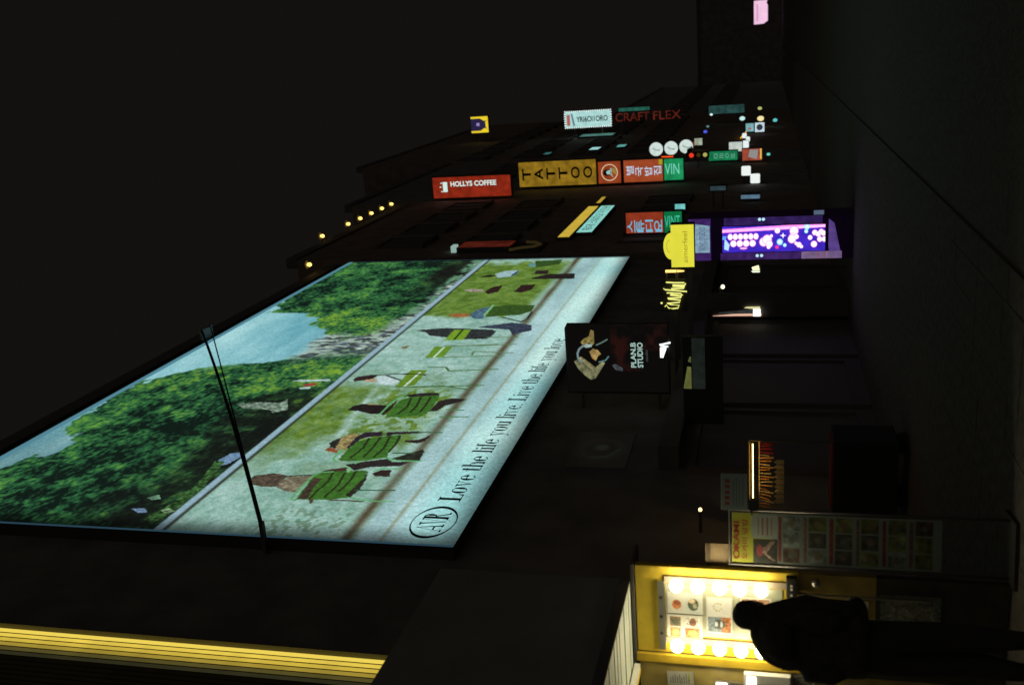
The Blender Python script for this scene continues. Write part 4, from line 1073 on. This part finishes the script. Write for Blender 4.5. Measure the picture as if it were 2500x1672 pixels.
for y, z, w, h, c in ((52.8, 10.2, 1.3, .55, (150, 206, 204)), (53.6, 8.9, 1.2, .5, (90, 160, 156)), (46.3, 9.1, 1.0, .4, (120, 186, 190)), (51.6, 12.6, 1.0, .5, (54, 100, 100))):
    t = thing('wall_light_panel', 'small pale turquoise light panel flat on the dark wall by the %s' % {10.2: 'bulb framed sign', 8.9: 'bulb framed sign, the lower dim one', 9.1: 'bird emblem sign', 12.6: 'high windows'}[z], 'light panel', (-5.5, y, z))
    MB().box(0.001, 0.1, 0, w, 0, h).build('case', M_case, t)
    MB().box(0.101, 0.105, .03, w - .03, .03, h - .03).build('lit_face', glow(c), t)

t = thing('neon_word', 'dim red neon word reading downwards under the bulb framed sign', 'sign', (-4.47, 62, 8.57))
letters('CRAFT FLEX', 0, 0, 3.95, 0.50, 0.0, glow((92, 32, 22), 1.0, mottle=.6, ms=2), t, turn=-90, bold=0.0)
MB().box(-0.03, 0.03, 0.01, 0.06, -2.0, 2.0).build('spine', M_alu, t)
for z in (-1.6, 1.6): MB().box(-1.03, -0.03, 0.01, 0.05, z - .03, z + .03).build('bracket', M_alu, t)
s = blade('green_strip_sign', 'dim turquoise strip sign beside the red neon word', 'sign', 66, -4.28, 9.9, 0.22, 2.0, (36, 90, 76), mottle=0.4)

for i_, (px, z) in enumerate(((-4.87, 6.49), (-4.85, 5.81), (-4.81, 5.13))):
    kinds = ('topmost', 'middle', 'lowest')
    t = thing('disc_sign', 'round white lit disc sign, %s of the three' % kinds[i_], 'sign', (px, 46.5, z), group='round white disc signs')
    MB().tube([(0, 0.004, 0), (0, 0.2, 0)], 0.33, 28).build('case', M_case, t)
    MB().tube([(0, 0.0, 0), (0, 0.003, 0)], 0.31, 28).build('lit_face', glow((206, 222, 216), 1.0, mottle=0.14, ms=5), t)
    blob([(-.10, -.14), (-.02, -.2), (.0, .05), (.08, .12), (.06, .2), (-.04, .1)]).build('mark', glow((150, 168, 164)), t)
    MB().box(-5.5 - px, -0.32, 0.08, 0.13, -.03, .03).build('bracket', M_alu, t)
    if i_ == 2:
        blob([(-.31, -.02), (-.12, -.04), (-.06, -.18), (.02, -.26), (-.12, -.30), (-.28, -.18)]).build('peeled_patch', M_black, t)

s = blade('green_sign', 'green sign with faint pale writing low in the far cluster of signs', 'sign', 45.6, -5.20, 3.45, 0.40, 1.25, (22, 116, 72), mottle=0.3)
letters('ㅁㄹㅇㅂ', 0, -.05, .9, .2, -0.004, glow((110, 170, 150)), s, turn=-90)
s = blade('red_poster', 'red and white poster with a yellow edge low in the far cluster', 'poster', 45.1, -5.15, 2.19, 0.50, 0.83, (150, 70, 50), mottle=0.4)
blob([(-.2, -.2), (.2, -.26), (.22, .1), (-.1, .16)]).build('pale_field', glow((140, 140, 140)), s)
MB().box(-.2, .24, -0.005, -0.001, -.40, -.34).build('yellow_edge', glow((236, 196, 90)), s)
def rounded(w, h, r=.05):
    pts = []
    for cx, cz, a0 in ((w / 2 - r, -h / 2 + r, -90), (w / 2 - r, h / 2 - r, 0), (-w / 2 + r, h / 2 - r, 90), (-w / 2 + r, -h / 2 + r, 180)):
        for k_ in range(5):
            a = math.radians(a0 + 22.5 * k_); pts.append((cx + r * math.cos(a), cz + r * math.sin(a)))
    return pts
s = blade('white_square_sign', 'upper one of two bright blank white square signs set cornerwise', 'sign', 38.6, -5.0, 2.32, .35, .33, (236, 244, 240), shape=rounded(.36, .34), mottle=0)
s = blade('white_square_sign', 'lower one of two bright blank white square signs set cornerwise', 'sign', 38.6, -4.66 - .64, 1.99, .35, .34, (236, 244, 240), shape=rounded(.36, .35), mottle=0)
for i_, (Y, x, z, w, h, lab) in enumerate(((55, -5.27, 2.72, .26, .23, 'highest of the three tiny white squares in the far cluster'), (53.2, -5.28, 2.51, .25, .20, 'middle of the three tiny white squares in the far cluster'), (50.2, -5.22, 2.57, .35, .31, 'largest of the three tiny white squares in the far cluster'))):
    blade('white_square_sign', lab, 'sign', Y, x, z, w, h, (232, 244, 242), shape=rounded(w, h), mottle=0)
s = blade('white_panel_sign', 'white ribbed lit panel above the green sign in the far cluster', 'sign', 48.9, -5.18, 3.0, .44, .61, (196, 206, 198), mottle=.2)
for k_ in range(5): MB().box(-.2 + k_ * .09, -.19 + k_ * .09, -.004, -.001, -.28, .28).build('rib', glow((140, 150, 146)), s)
s = blade('square_sign', 'pale turquoise square sign with a red spot beside the ringed one', 'sign', 58.5, -5.17, 2.5, .45, .43, (120, 172, 176), mottle=.2)
blob([(-.12, -.05), (-.02, -.08), (.0, .06), (-.1, .08)]).build('red_spot', glow((180, 66, 60)), s)
s = blade('square_sign', 'white square sign with a dark round emblem in the far cluster', 'sign', 58.0, -5.14, 1.96, .51, .51, (198, 216, 226), mottle=.05)
MB().tube([(0, -.004, 0), (0, -.001, 0)], .17, 20).build('emblem', glow((46, 56, 66)), s)
s = blade('teal_awning_sign', 'dim turquoise long sign high in the far cluster', 'sign', 66, -4.62, 4.05, .52, 2.2, (36, 66, 64), mottle=.5)
t = thing('yellow_tube_lamp', 'slanting yellow tube lamp beside the small square signs', 'lamp', (-5.5, 55.0, 2.75))
MB().tube([(0.12, 0, .15), (0.12, 3.2, -.05)], .035, 8).build('tube', glow((246, 190, 60), 1.2), t)
MB().box(0.001, .1, 0.1, .2, .1, .18).box(.001, .1, 2.9, 3.0, -.08, 0.0).build('holder', M_alu, t)
s = blade('poster_sign', 'small pale portrait poster with a red edge beside the lowest disc', 'poster', 51.5, -5.12, 4.9, .34, .38, (150, 160, 140), mottle=.4)
MB().box(-.2, .0, -.004, -.001, .2, .26).build('red_edge', glow((150, 56, 36)), s)
# the red lamp cluster
t = thing('traffic_signal', 'small signal head with a red lamp lit beside the discs', 'signal', (-4.94, 44, 4.72))
MB().box(-.12, .12, .0, .2, -.75, .22).build('housing', M_black, t)
MB().tube([(0, -.02, 0), (0, -.001, 0)], .10, 16).build('red_lamp', glow((240, 60, 36)), t)
MB().tube([(0, -.02, -.3), (0, -.001, -.3)], .09, 16).build('amber_lamp', glow((60, 46, 14)), t)
MB().tube([(0, -.02, -.58), (0, -.001, -.58)], .09, 16).build('countdown_lamp', glow((176, 170, 90)), t)
MB().box(-.56, -.12, .08, .12, -.3, -.26).build('bracket', M_alu, t)
# little lit lamps of shops far down the row, each on a short arm from the wall
for (x, Y, z, c, r_, lab) in ((-4.9, 66, 5.0, (220, 255, 250), .07, 'white dot lamp on an arm above the teal sign'),
        (-5.05, 56, 4.81, (80, 90, 220), .08, 'tiny blue lamp on the wall above the small squares'),
        (-4.68, 66, 2.0, (170, 180, 110), .10, 'small yellow green lamp at the farthest shop'),
        (-4.99, 62, 1.93, (240, 222, 160), .15, 'cream oval lamp beside the ringed square sign'),
        (-5.13, 62, 1.1, (90, 190, 190), .10, 'low turquoise lamp below the ringed square sign'),
        (-5.04, 44, 1.5, (100, 200, 180), .06, 'tiny green lamp below the red poster'),
        (-4.77, 60, 2.94, (190, 230, 226), .12, 'pale lamp at the end of the yellow tube lamp'),
        (-5.12, 60, 4.9, (90, 140, 130), .06, 'dim green lamp under the teal sign')):
    t = thing('shop_lamp', lab, 'lamp', (x, Y, z))
    MB().ball((0, 0, 0), r_, 12, 8, 1.3).build('globe', glow(c, 1.1), t)
    MB().tube([(-5.5 - x, .0, 0.02), (-r_ * .6, 0, 0.02)], .015, 6).build('arm', M_alu, t)
s = blade('pale_strip_sign', 'narrow pale blue strip sign right of the purple kiosk', 'sign', 34.4, -5.33, 2.1, .13, .62, (84, 110, 130), mottle=.3)
for (x, Y, z, w, h, c, lab) in ((-4.87, 30, 4.08, .16, .30, (110, 190, 186), 'pale turquoise tag sign over the top of the purple kiosk'), (-4.80, 33, 3.1, .14, .5, (44, 60, 64), 'dim grey tag sign over the purple kiosk')):
    blade('tag_sign', lab, 'sign', Y, x, z, w, h, c, mottle=.3)

# pink sign on the building that closes the street
t = thing('pink_sign', 'pale pink lit sign with one cut corner at the far end of the street', 'sign', (1.92, 120.9, 2.24))
shp = [(-1.22, -.30), (-.92, -.75), (.75, -.75), (.95, -.62), (1.28, -.70), (1.28, .76), (-1.26, .76)]
MB().plate([(x * 1.03, z * 1.03) for x, z in shp], 0.003, .08).build('case', M_case, t)
MB().plate(shp, 0.0, .0025).build('lit_face', glow((242, 196, 226), 1.0, mottle=.08, ms=1.2), t)
MB().box(-.9, .9, -.004, -.001, .30, .50).build('pale_writing', glow((214, 160, 196)), t)

# ------------------------------------------------------------------ PLAN.B STUDIO banner hung out from the billboard building
t = thing('studio_banner', 'dark PLAN.B STUDIO hanging banner with a reclining figure in front of the billboard', 'banner', (-4.70, 15.0, 3.83))
shp = [(-.72, -.80), (.455, -.80), (.455, .82), (.38, .86), (-.72, .86)]
MB().plate(shp, 0.004, .05).build('board', M_case, t)
def art(c):
    w, h = c.a[-1], c.b[-1]
    X, Y = c.A, c.B
    n = fbm(X * 4, Y * 4, 9, 3)
    c.c[:] = np.array([13, 11, 10.]) + sstep(.45, .75, n)[..., None] * np.array([26, 6, 4.]) * ((Y < .9) & (X > .35))[..., None]
    def z(x, y): return (w - (y - 135) * .000995 * 1.02, h - (x - 75) * .000977)   # photo sheet -> metres
    def P(pts): return [z(*p) for p in pts]
    c.poly(P([(175, 740), (260, 690), (520, 850), (640, 740), (690, 760), (600, 900), (520, 1020), (440, 1045), (340, 970), (230, 850)]), (112, 112, 82), .7, ns=.06)
    c.poly(P([(250, 680), (300, 660), (520, 830), (480, 880)]), (130, 124, 86), .6, ns=.05)
    c.poly(P([(300, 430), (350, 370), (440, 330), (480, 220), (530, 240), (530, 440), (500, 470), (440, 430), (340, 470)]), (126, 112, 62), .7, ns=.05)
    c.line(P([(480, 465), (400, 490), (330, 490), (270, 540), (240, 610), (245, 680), (290, 750)]), (112, 134, 136), .034)
    c.poly(P([(340, 480), (400, 450), (490, 460), (480, 500), (380, 520)]), (150, 168, 160), .3)
    c.poly(P([(440, 580), (500, 530), (580, 550), (630, 620), (580, 650), (540, 730), (480, 690)]), (150, 124, 74), .5, ns=.04)
    c.line(P([(560, 470), (650, 430), (740, 380)]), (92, 120, 112), .022)
    c.line(P([(590, 750), (700, 720), (750, 660)]), (84, 124, 124), .022)
    c.poly(P([(800, 800), (860, 780), (980, 850), (970, 900), (860, 880)]), (60, 66, 70), .5)
panel('printed_sheet', 1.12, 1.6, 260, art, print_mat('banner_film', True, 1.0), t, -.12, .03, 0.0, (20, 16, 14))
pl = glow((158, 190, 180))
letters('PLAN.B', -.065, -.228, .415, .085, -.004, pl, t, bold=.03)
letters('STUDIO', -.065, -.335, .415, .09, -.004, pl, t, bold=.03)
letters('studio', -.075, -.435, .19, .045, -.004, glow((70, 76, 72)), t)
for z in (-.62, .62): MB().box(-.974, -.719, .012, .04, z - .02, z + .02).build('bracket', M_alu, t)
# white neon scrawl below it
t = thing('white_neon', 'small white neon scrawl under the PLAN.B STUDIO lettering', 'neon sign', (-4.68, 14.985, 3.10))
w1 = MB().tube([(.125, 0, -.085), (.11, 0, -.02), (.085, 0, .08)], .014, 8).tube([(.10, 0, .08), (.07, 0, .06), (.06, 0, -.05)], .013, 8)
for k_ in range(5): w1.tube([(.03 - k_ * .033, 0, .078), (.025 - k_ * .033, 0, -.02 + .012 * k_)], .019, 8)
w1.build('tube', glow((238, 250, 246), 1.6), t)
MB().box(-.16, .15, .02, .045, -.09, .09).build('backplate', M_black, t)
# faint round emblem on the wall under the billboard
t = thing('wall_emblem', 'faint grey round emblem on the dark wall under the billboard', 'sign', (-5.675, 12.65, 3.46))
MB().box(.001, .01, 0, 1.3, 0, .85).build('board', M_render, t)
def emb(c):
    w, h = c.a[-1], c.b[-1]
    c.disc(w * .5, h * .5, .34, .32, (150, 166, 162), .5); c.disc(w * .52, h * .52, .27, .25, (128, 124, 120), .3); c.disc(w * .55, h * .5, .11, .10, (186, 204, 196), .5)
    c.line([(w * .26, h * .62), (w * .3, h * .35), (w * .5, h * .2)], (170, 190, 188), .06)
cvv = Canvas(np.linspace(0, 1.3, 70), np.linspace(0, .85, 50), (131, 127, 124)); emb(cvv)
cvv.build('faint_print', P_mat, t, lambda a, b: (np.full_like(a, .013), a, b))

# ------------------------------------------------------------------ yellow script neon, arched sign, tube
t = thing('script_neon', 'yellow green handwritten neon word beside the arched yellow sign', 'neon sign', (-4.167, 16.5, 3.06))
K = .00121
def q(pts): return [((1185 - y) * .00114, 0, (365 - x) * .0011) for x, y in pts]
nm = MB()
nm.tube(q([(205, 1370), (225, 1345), (262, 1392), (330, 1400), (405, 1392), (425, 1352), (300, 1338), (238, 1318), (430, 1306), (445, 1272), (262, 1252), (250, 1240), (452, 1232), (465, 1208), (290, 1192), (300, 1180), (440, 1205), (478, 1190), (455, 1172), (300, 1158), (238, 1160)]), .011, 6)
nm.tube(q([(190, 1092), (215, 1110), (320, 1118), (545, 1142)]), .012, 6)
nm.tube(q([(310, 1095), (500, 1090), (512, 1068), (330, 1056), (330, 1040), (515, 1046), (528, 1022), (500, 1008), (360, 1006), (232, 996)]), .012, 6)
nm.ball((q([(155, 1313)])[0][0], 0, q([(155, 1313)])[0][2]), .018)
nm.build('tube', glow((232, 232, 128), 1.25), t, smooth=True)
MB().box(-.30, .26, .03, .06, -.2, .22).build('backplate', M_black, t)
MB().box(-1.507, -.30, .035, .055, -.03, .03).build('bracket', M_alu, t)

arch = [(-.38, -.20), (.38, -.20), (.38, .20)] + [(.24 * math.cos(a) + 0.0, .20 + .135 * math.sin(a)) for a in [math.pi * k_ / 16 for k_ in range(17)]] + [(-.38, .20)]
s = blade('arched_sign', 'yellow aimerfeel sign with a round arched top', 'sign', 17.5, -3.54, 3.0, .76, .40, (226, 220, 66), shape=arch, mottle=.06, wall=-5.675)
letters('aimerfeel', -.02, -.045, .56, .085, -.004, glow((150, 142, 44)), s)
for k_ in range(7):
    a = .5 + k_ * .36
    MB().ball((.12 * math.cos(a), -.003, .20 + .08 * math.sin(a)), .012, 8, 6).build('crest_mark', glow((176, 168, 50)), s)
t = thing('amber_tube', 'short upright amber tube lamp left of the arched yellow sign', 'lamp', (-3.99, 17.5, 3.10))
MB().tube([(0, 0, .21), (0, 0, .02)], .024, 10).build('tube', glow((255, 206, 110), 2.0, lamp=True), t)
MB().tube([(0, 0, .005), (0, 0, -.12)], [.024, .012], 10).build('lower_tube', glow((255, 206, 110), 1.6), t)
MB().box(-1.684, .0, .03, .06, .18, .21).box(-.02, .02, .03, .06, -.14, .22).build('bracket', M_alu, t)

# ------------------------------------------------------------------ purple kiosk with the bright screen
kx = -3.775
kk = thing('purple_kiosk', 'purple lit kiosk standing on the pavement with a tall screen', 'kiosk', (kx, 19.2, 0))
M_pur = glow((58, 34, 92), 1.0, mottle=.35, ms=7)
MB().box(-.41, .41, .012, .75, 0, 3.03).build('cabinet', mat('purple_paint', (0.10, 0.03, 0.20), .5), kk)
MB().box(-.405, -.27, .0, .0115, .93, 2.42).build('left_pilaster', M_pur, kk)
MB().box(.262, .405, .0, .0115, .55, 2.35).build('right_pilaster', glow((46, 30, 80), 1.0, mottle=.4, ms=6), kk)
MB().box(-.405, -.27, .0, .0115, .20, .925).build('pale_foot_panel', glow((118, 96, 130), 1.0, mottle=.25, ms=8), kk)
for z in (.62, .50): MB().box(-.40, -.275, -.003, -.001, z, z + .012).build('red_line', glow((150, 60, 90)), kk)
MB().plate([(-.40, .20), (.26, .34), (.34, .44), (-.2, .44), (-.40, .40)], 0, .011).build('plinth_face', glow((84, 62, 128), 1.0, mottle=.3, ms=5), kk)
MB().box(-.405, .405, .0, .0115, 2.60, 3.02).build('header', M_pur, kk)
MB().plate([(-.25, 2.62), (.27, 2.62), (.31, 2.89), (-.25, 2.91)], -.005, -.001).build('header_sign', glow((128, 158, 178), 1.0, mottle=.3, ms=14), kk)
letters('HONG STUDIO', .02, 2.76, .46, .12, -.007, glow((92, 110, 140)), kk, bold=.02)
for x, z in ((-.325, 1.655), (-.325, 1.735), (.37, 1.62), (.37, 1.69)):
    MB().ball((x, -.02, z), .03, 12, 8).tube([(x, -.02, z), (x, .0, z)], .015, 8).build('spot_lamp', glow((176, 220, 232), 1.2), kk)
fr = MB().box(-.262, .252, -.012, -.001, .49, 2.395).build('screen_frame', M_black, kk)
scr = thing('led_screen', 'tall bright screen with white bubbly shapes on blue in the purple kiosk', 'screen', (kx - .004, 19.185, 1.442))
def led(c):
    w, h = c.a[-1], c.b[-1]
    c.c[:] = (58, 36, 176)
    n = fbm(c.A * 9, c.B * 6, 3, 2)
    c.c += (n[..., None] - .5) * np.array([24, 20, 50.])
    def z(x, y): return (w * (665 - y) / 355.0, h * (1955 - x) / 1460.0)
    c.poly([z(490, 345), z(1960, 290), z(1960, 352), z(490, 395)], (250, 140, 226)); c.poly([z(500, 362), z(1960, 318), z(1960, 345), z(500, 382)], (252, 190, 246))
    PK, W_ = (255, 120, 196), (255, 240, 250)
    def bub(x, y, r_, ry=None, col=W_):
        X, Y = z(x, y); rx = w * r_ / 355; rz = h * (ry or r_) / 1460
        c.disc(X, Y, rx * 1.14, rz * 1.14, PK, .2); c.disc(X, Y, rx, rz, col, .15)
    for i in range(6): bub(610 + i * 74, 452, 40, 34)
    for i in range(4): bub(655 + i * 92, 545, 42, 42)
    bub(800, 612, 14, 48, (255, 170, 210))
    for x, y, r_ in ((1090, 530, 56), (1140, 500, 60), (1170, 560, 44), (1160, 600, 26), (1200, 450, 20)): bub(x, y, r_)
    for x, y, r_ in ((1285, 380, 36), (1520, 390, 56), (1500, 470, 46), (1490, 500, 52), (1555, 470, 30), (1745, 485, 30), (1800, 575, 40), (1590, 580, 34), (1550, 560, 22), (1625, 605, 22)): bub(x, y, r_)
    for x, y, r_ in ((1320, 535, 44), (1390, 580, 26), (1700, 340, 40), (1690, 400, 28)):
        X, Y = z(x, y); c.disc(X, Y, w * r_ / 355, h * r_ / 1460, (140, 220, 255), .2); c.disc(X, Y, w * r_ * .6 / 355, h * r_ * .6 / 1460, (220, 250, 255), .3)
    X, Y = z(1365, 450); c.poly([(X - .06, Y), (X, Y + .015), (X + .06, Y), (X, Y - .015)], W_); c.poly([(X, Y - .06), (X + .015, Y), (X, Y + .06), (X - .015, Y)], W_)
    for x, y in ((1810, 420), (1860, 440), (1900, 410), (1930, 430), (1880, 510), (1945, 510)): bub(x, y, 34)
    X, Y = z(1280, 605); c.disc(X, Y, .035, .035, (240, 50, 150), .3)
    c.poly([z(530, 470), z(600, 560), z(580, 640), z(520, 620)], (170, 210, 255)); c.poly([z(500, 440), z(560, 440), z(540, 490), z(490, 490)], (90, 150, 240))
panel('picture', .50, 1.88, 420, led, print_mat('screen', True, 1.3), scr, 0, 0, 0)
MB().box(-.253, .253, .0005, .0025, -.943, .943).build('panel', M_black, scr)
t = thing('kiosk_lamp', 'pale hooded lamp on the right side of the purple kiosk foot', 'lamp', (-3.32, 19.2, .62))
MB().box(-.045, .06, .0, .12, -.10, .10).build('housing', M_alu, t)
MB().box(-.03, .05, -.006, -.001, -.09, .09).build('lit_face', glow((84, 98, 122)), t)

# ------------------------------------------------------------------ lit doorways and windows of the shops between
t = thing('lit_doorway', 'narrow lit doorway with a bright bulb low on its edge', 'doorway', (-5.44, 19.8, 0))
MB().box(-.05, .45, .02, .08, 0, 2.75).build('frame', M_alu, t)
MB().plate([(-.02, 1.66), (.028, 1.66), (.02, 2.2), (-.015, 2.62), (-.02, 2.62)], 0, .01).build('lit_edge', glow((232, 186, 160), 1.0), t)
MB().plate([(.03, 1.70), (.13, 1.70), (.05, 2.5), (.03, 2.5)], .005, .012).build('painted_reveal_light', glow((48, 52, 50), 1.0, mottle=.4, ms=6), t)  # light falling on the reveal, painted as a dim glow
MB().box(-.02, .125, -.03, -.001, 1.68, 1.825).build('lamp', glow((255, 252, 238), 1.6), t)
MB().plate([(.13, 1.69), (.175, 1.69), (.17, 1.95), (.15, 2.0), (.13, 1.84)], -.015, -.002).build('painted_glint', glow((220, 214, 160)), t)  # glint on the glass, painted as a small glowing plate
t = thing('porch_lamp', 'single oval white porch lamp between the neon word and the doorway', 'lamp', (-4.95, 20.2, 2.43))
MB().ball((0, 0, 0), .045, 14, 10, .9).build('globe', glow((255, 244, 200), 2.0, lamp=True), t)
MB().tube([(-.724, .0, .06), (0, 0, .06), (0, 0, .02)], .012, 6).build('arm', M_alu, t)
t = thing('counter_lamp', 'small bright counter lamp beside the purple kiosk', 'lamp', (-4.68, 20.6, 1.70))
MB().plate([(-.075, 0), (-.045, 0), (-.045, .17), (-.075, .14)], 0, .02).build('lower_tube', glow((226, 236, 210), 1.3), t)
MB().plate([(-.03, .0), (.07, .02), (.05, .10), (.03, .16), (-.03, .14)], 0, .03).build('head', glow((244, 240, 190), 1.3), t)
MB().tube([(0, .05, -1.70), (0, .05, .0)], .02, 8).box(-.10, .08, .02, .08, -.02, -.001).build('stand', M_alu, t)
t = thing('shop_canopy_light', 'dim yellow green lit fascia edge of the shop under the studio banner', 'fascia', (-4.76, 13.9, 2.62))
MB().box(-.72, .62, .01, .10, -.45, .12).build('fascia', mat('dark_green_fascia', (0.03, 0.05, 0.045), .6), t)
MB().plate([(-.17, .0), (.16, .0), (.17, .055), (-.165, .115)], 0, .009).build('lit_strip', glow((92, 96, 48), 1.0, mottle=.3, ms=9), t)
MB().plate([(.23, .0), (.32, .0), (.32, .02), (.25, .045)], 0, .009).build('lit_end', glow((80, 84, 46)), t)
MB().box(-.17, .60, 0, .008, -.20, -.012).build('pane', glow((25, 30, 27), 1.0, mottle=.3, ms=6), t)

# ------------------------------------------------------------------ overhead cables across the billboard
def cable(label, p0, p1, r_, sag, group=None):
    p0, p1 = Vector(p0), Vector(p1)
    pts = []
    for i in range(41):
        u = i / 40
        p = p0.lerp(p1, u); p.z -= sag * 4 * u * (1 - u); pts.append(p)
    o = MB().tube(pts, r_, 8).build('overhead_cable', M_cable, smooth=True)
    return tag(o, label, 'cable')
A0, P1 = (-5.28, 9.80, 7.48), (-5.28, 18.2, 13.24)
cable('thick black cable crossing in front of the billboard', A0, P1, .027, .05)
cable('thin black cable hanging just above the thick one in front of the billboard', (-5.28, 9.84, 7.49), (-5.27, 18.55, 13.24), .013, .0)
for (y, z, w_, lab) in ((9.82, 7.48, .03, 'small dark wall anchor where the cables start beside the billboard'), (18.36, 13.24, .22, 'small dark wall anchor where the cables end above the billboard')):
    ah = MB().box(.001, .425, -w_, w_, -.02, .03).build('cable_anchor', M_alu, None, (-5.675, y, z))
    tag(ah, lab, 'anchor')
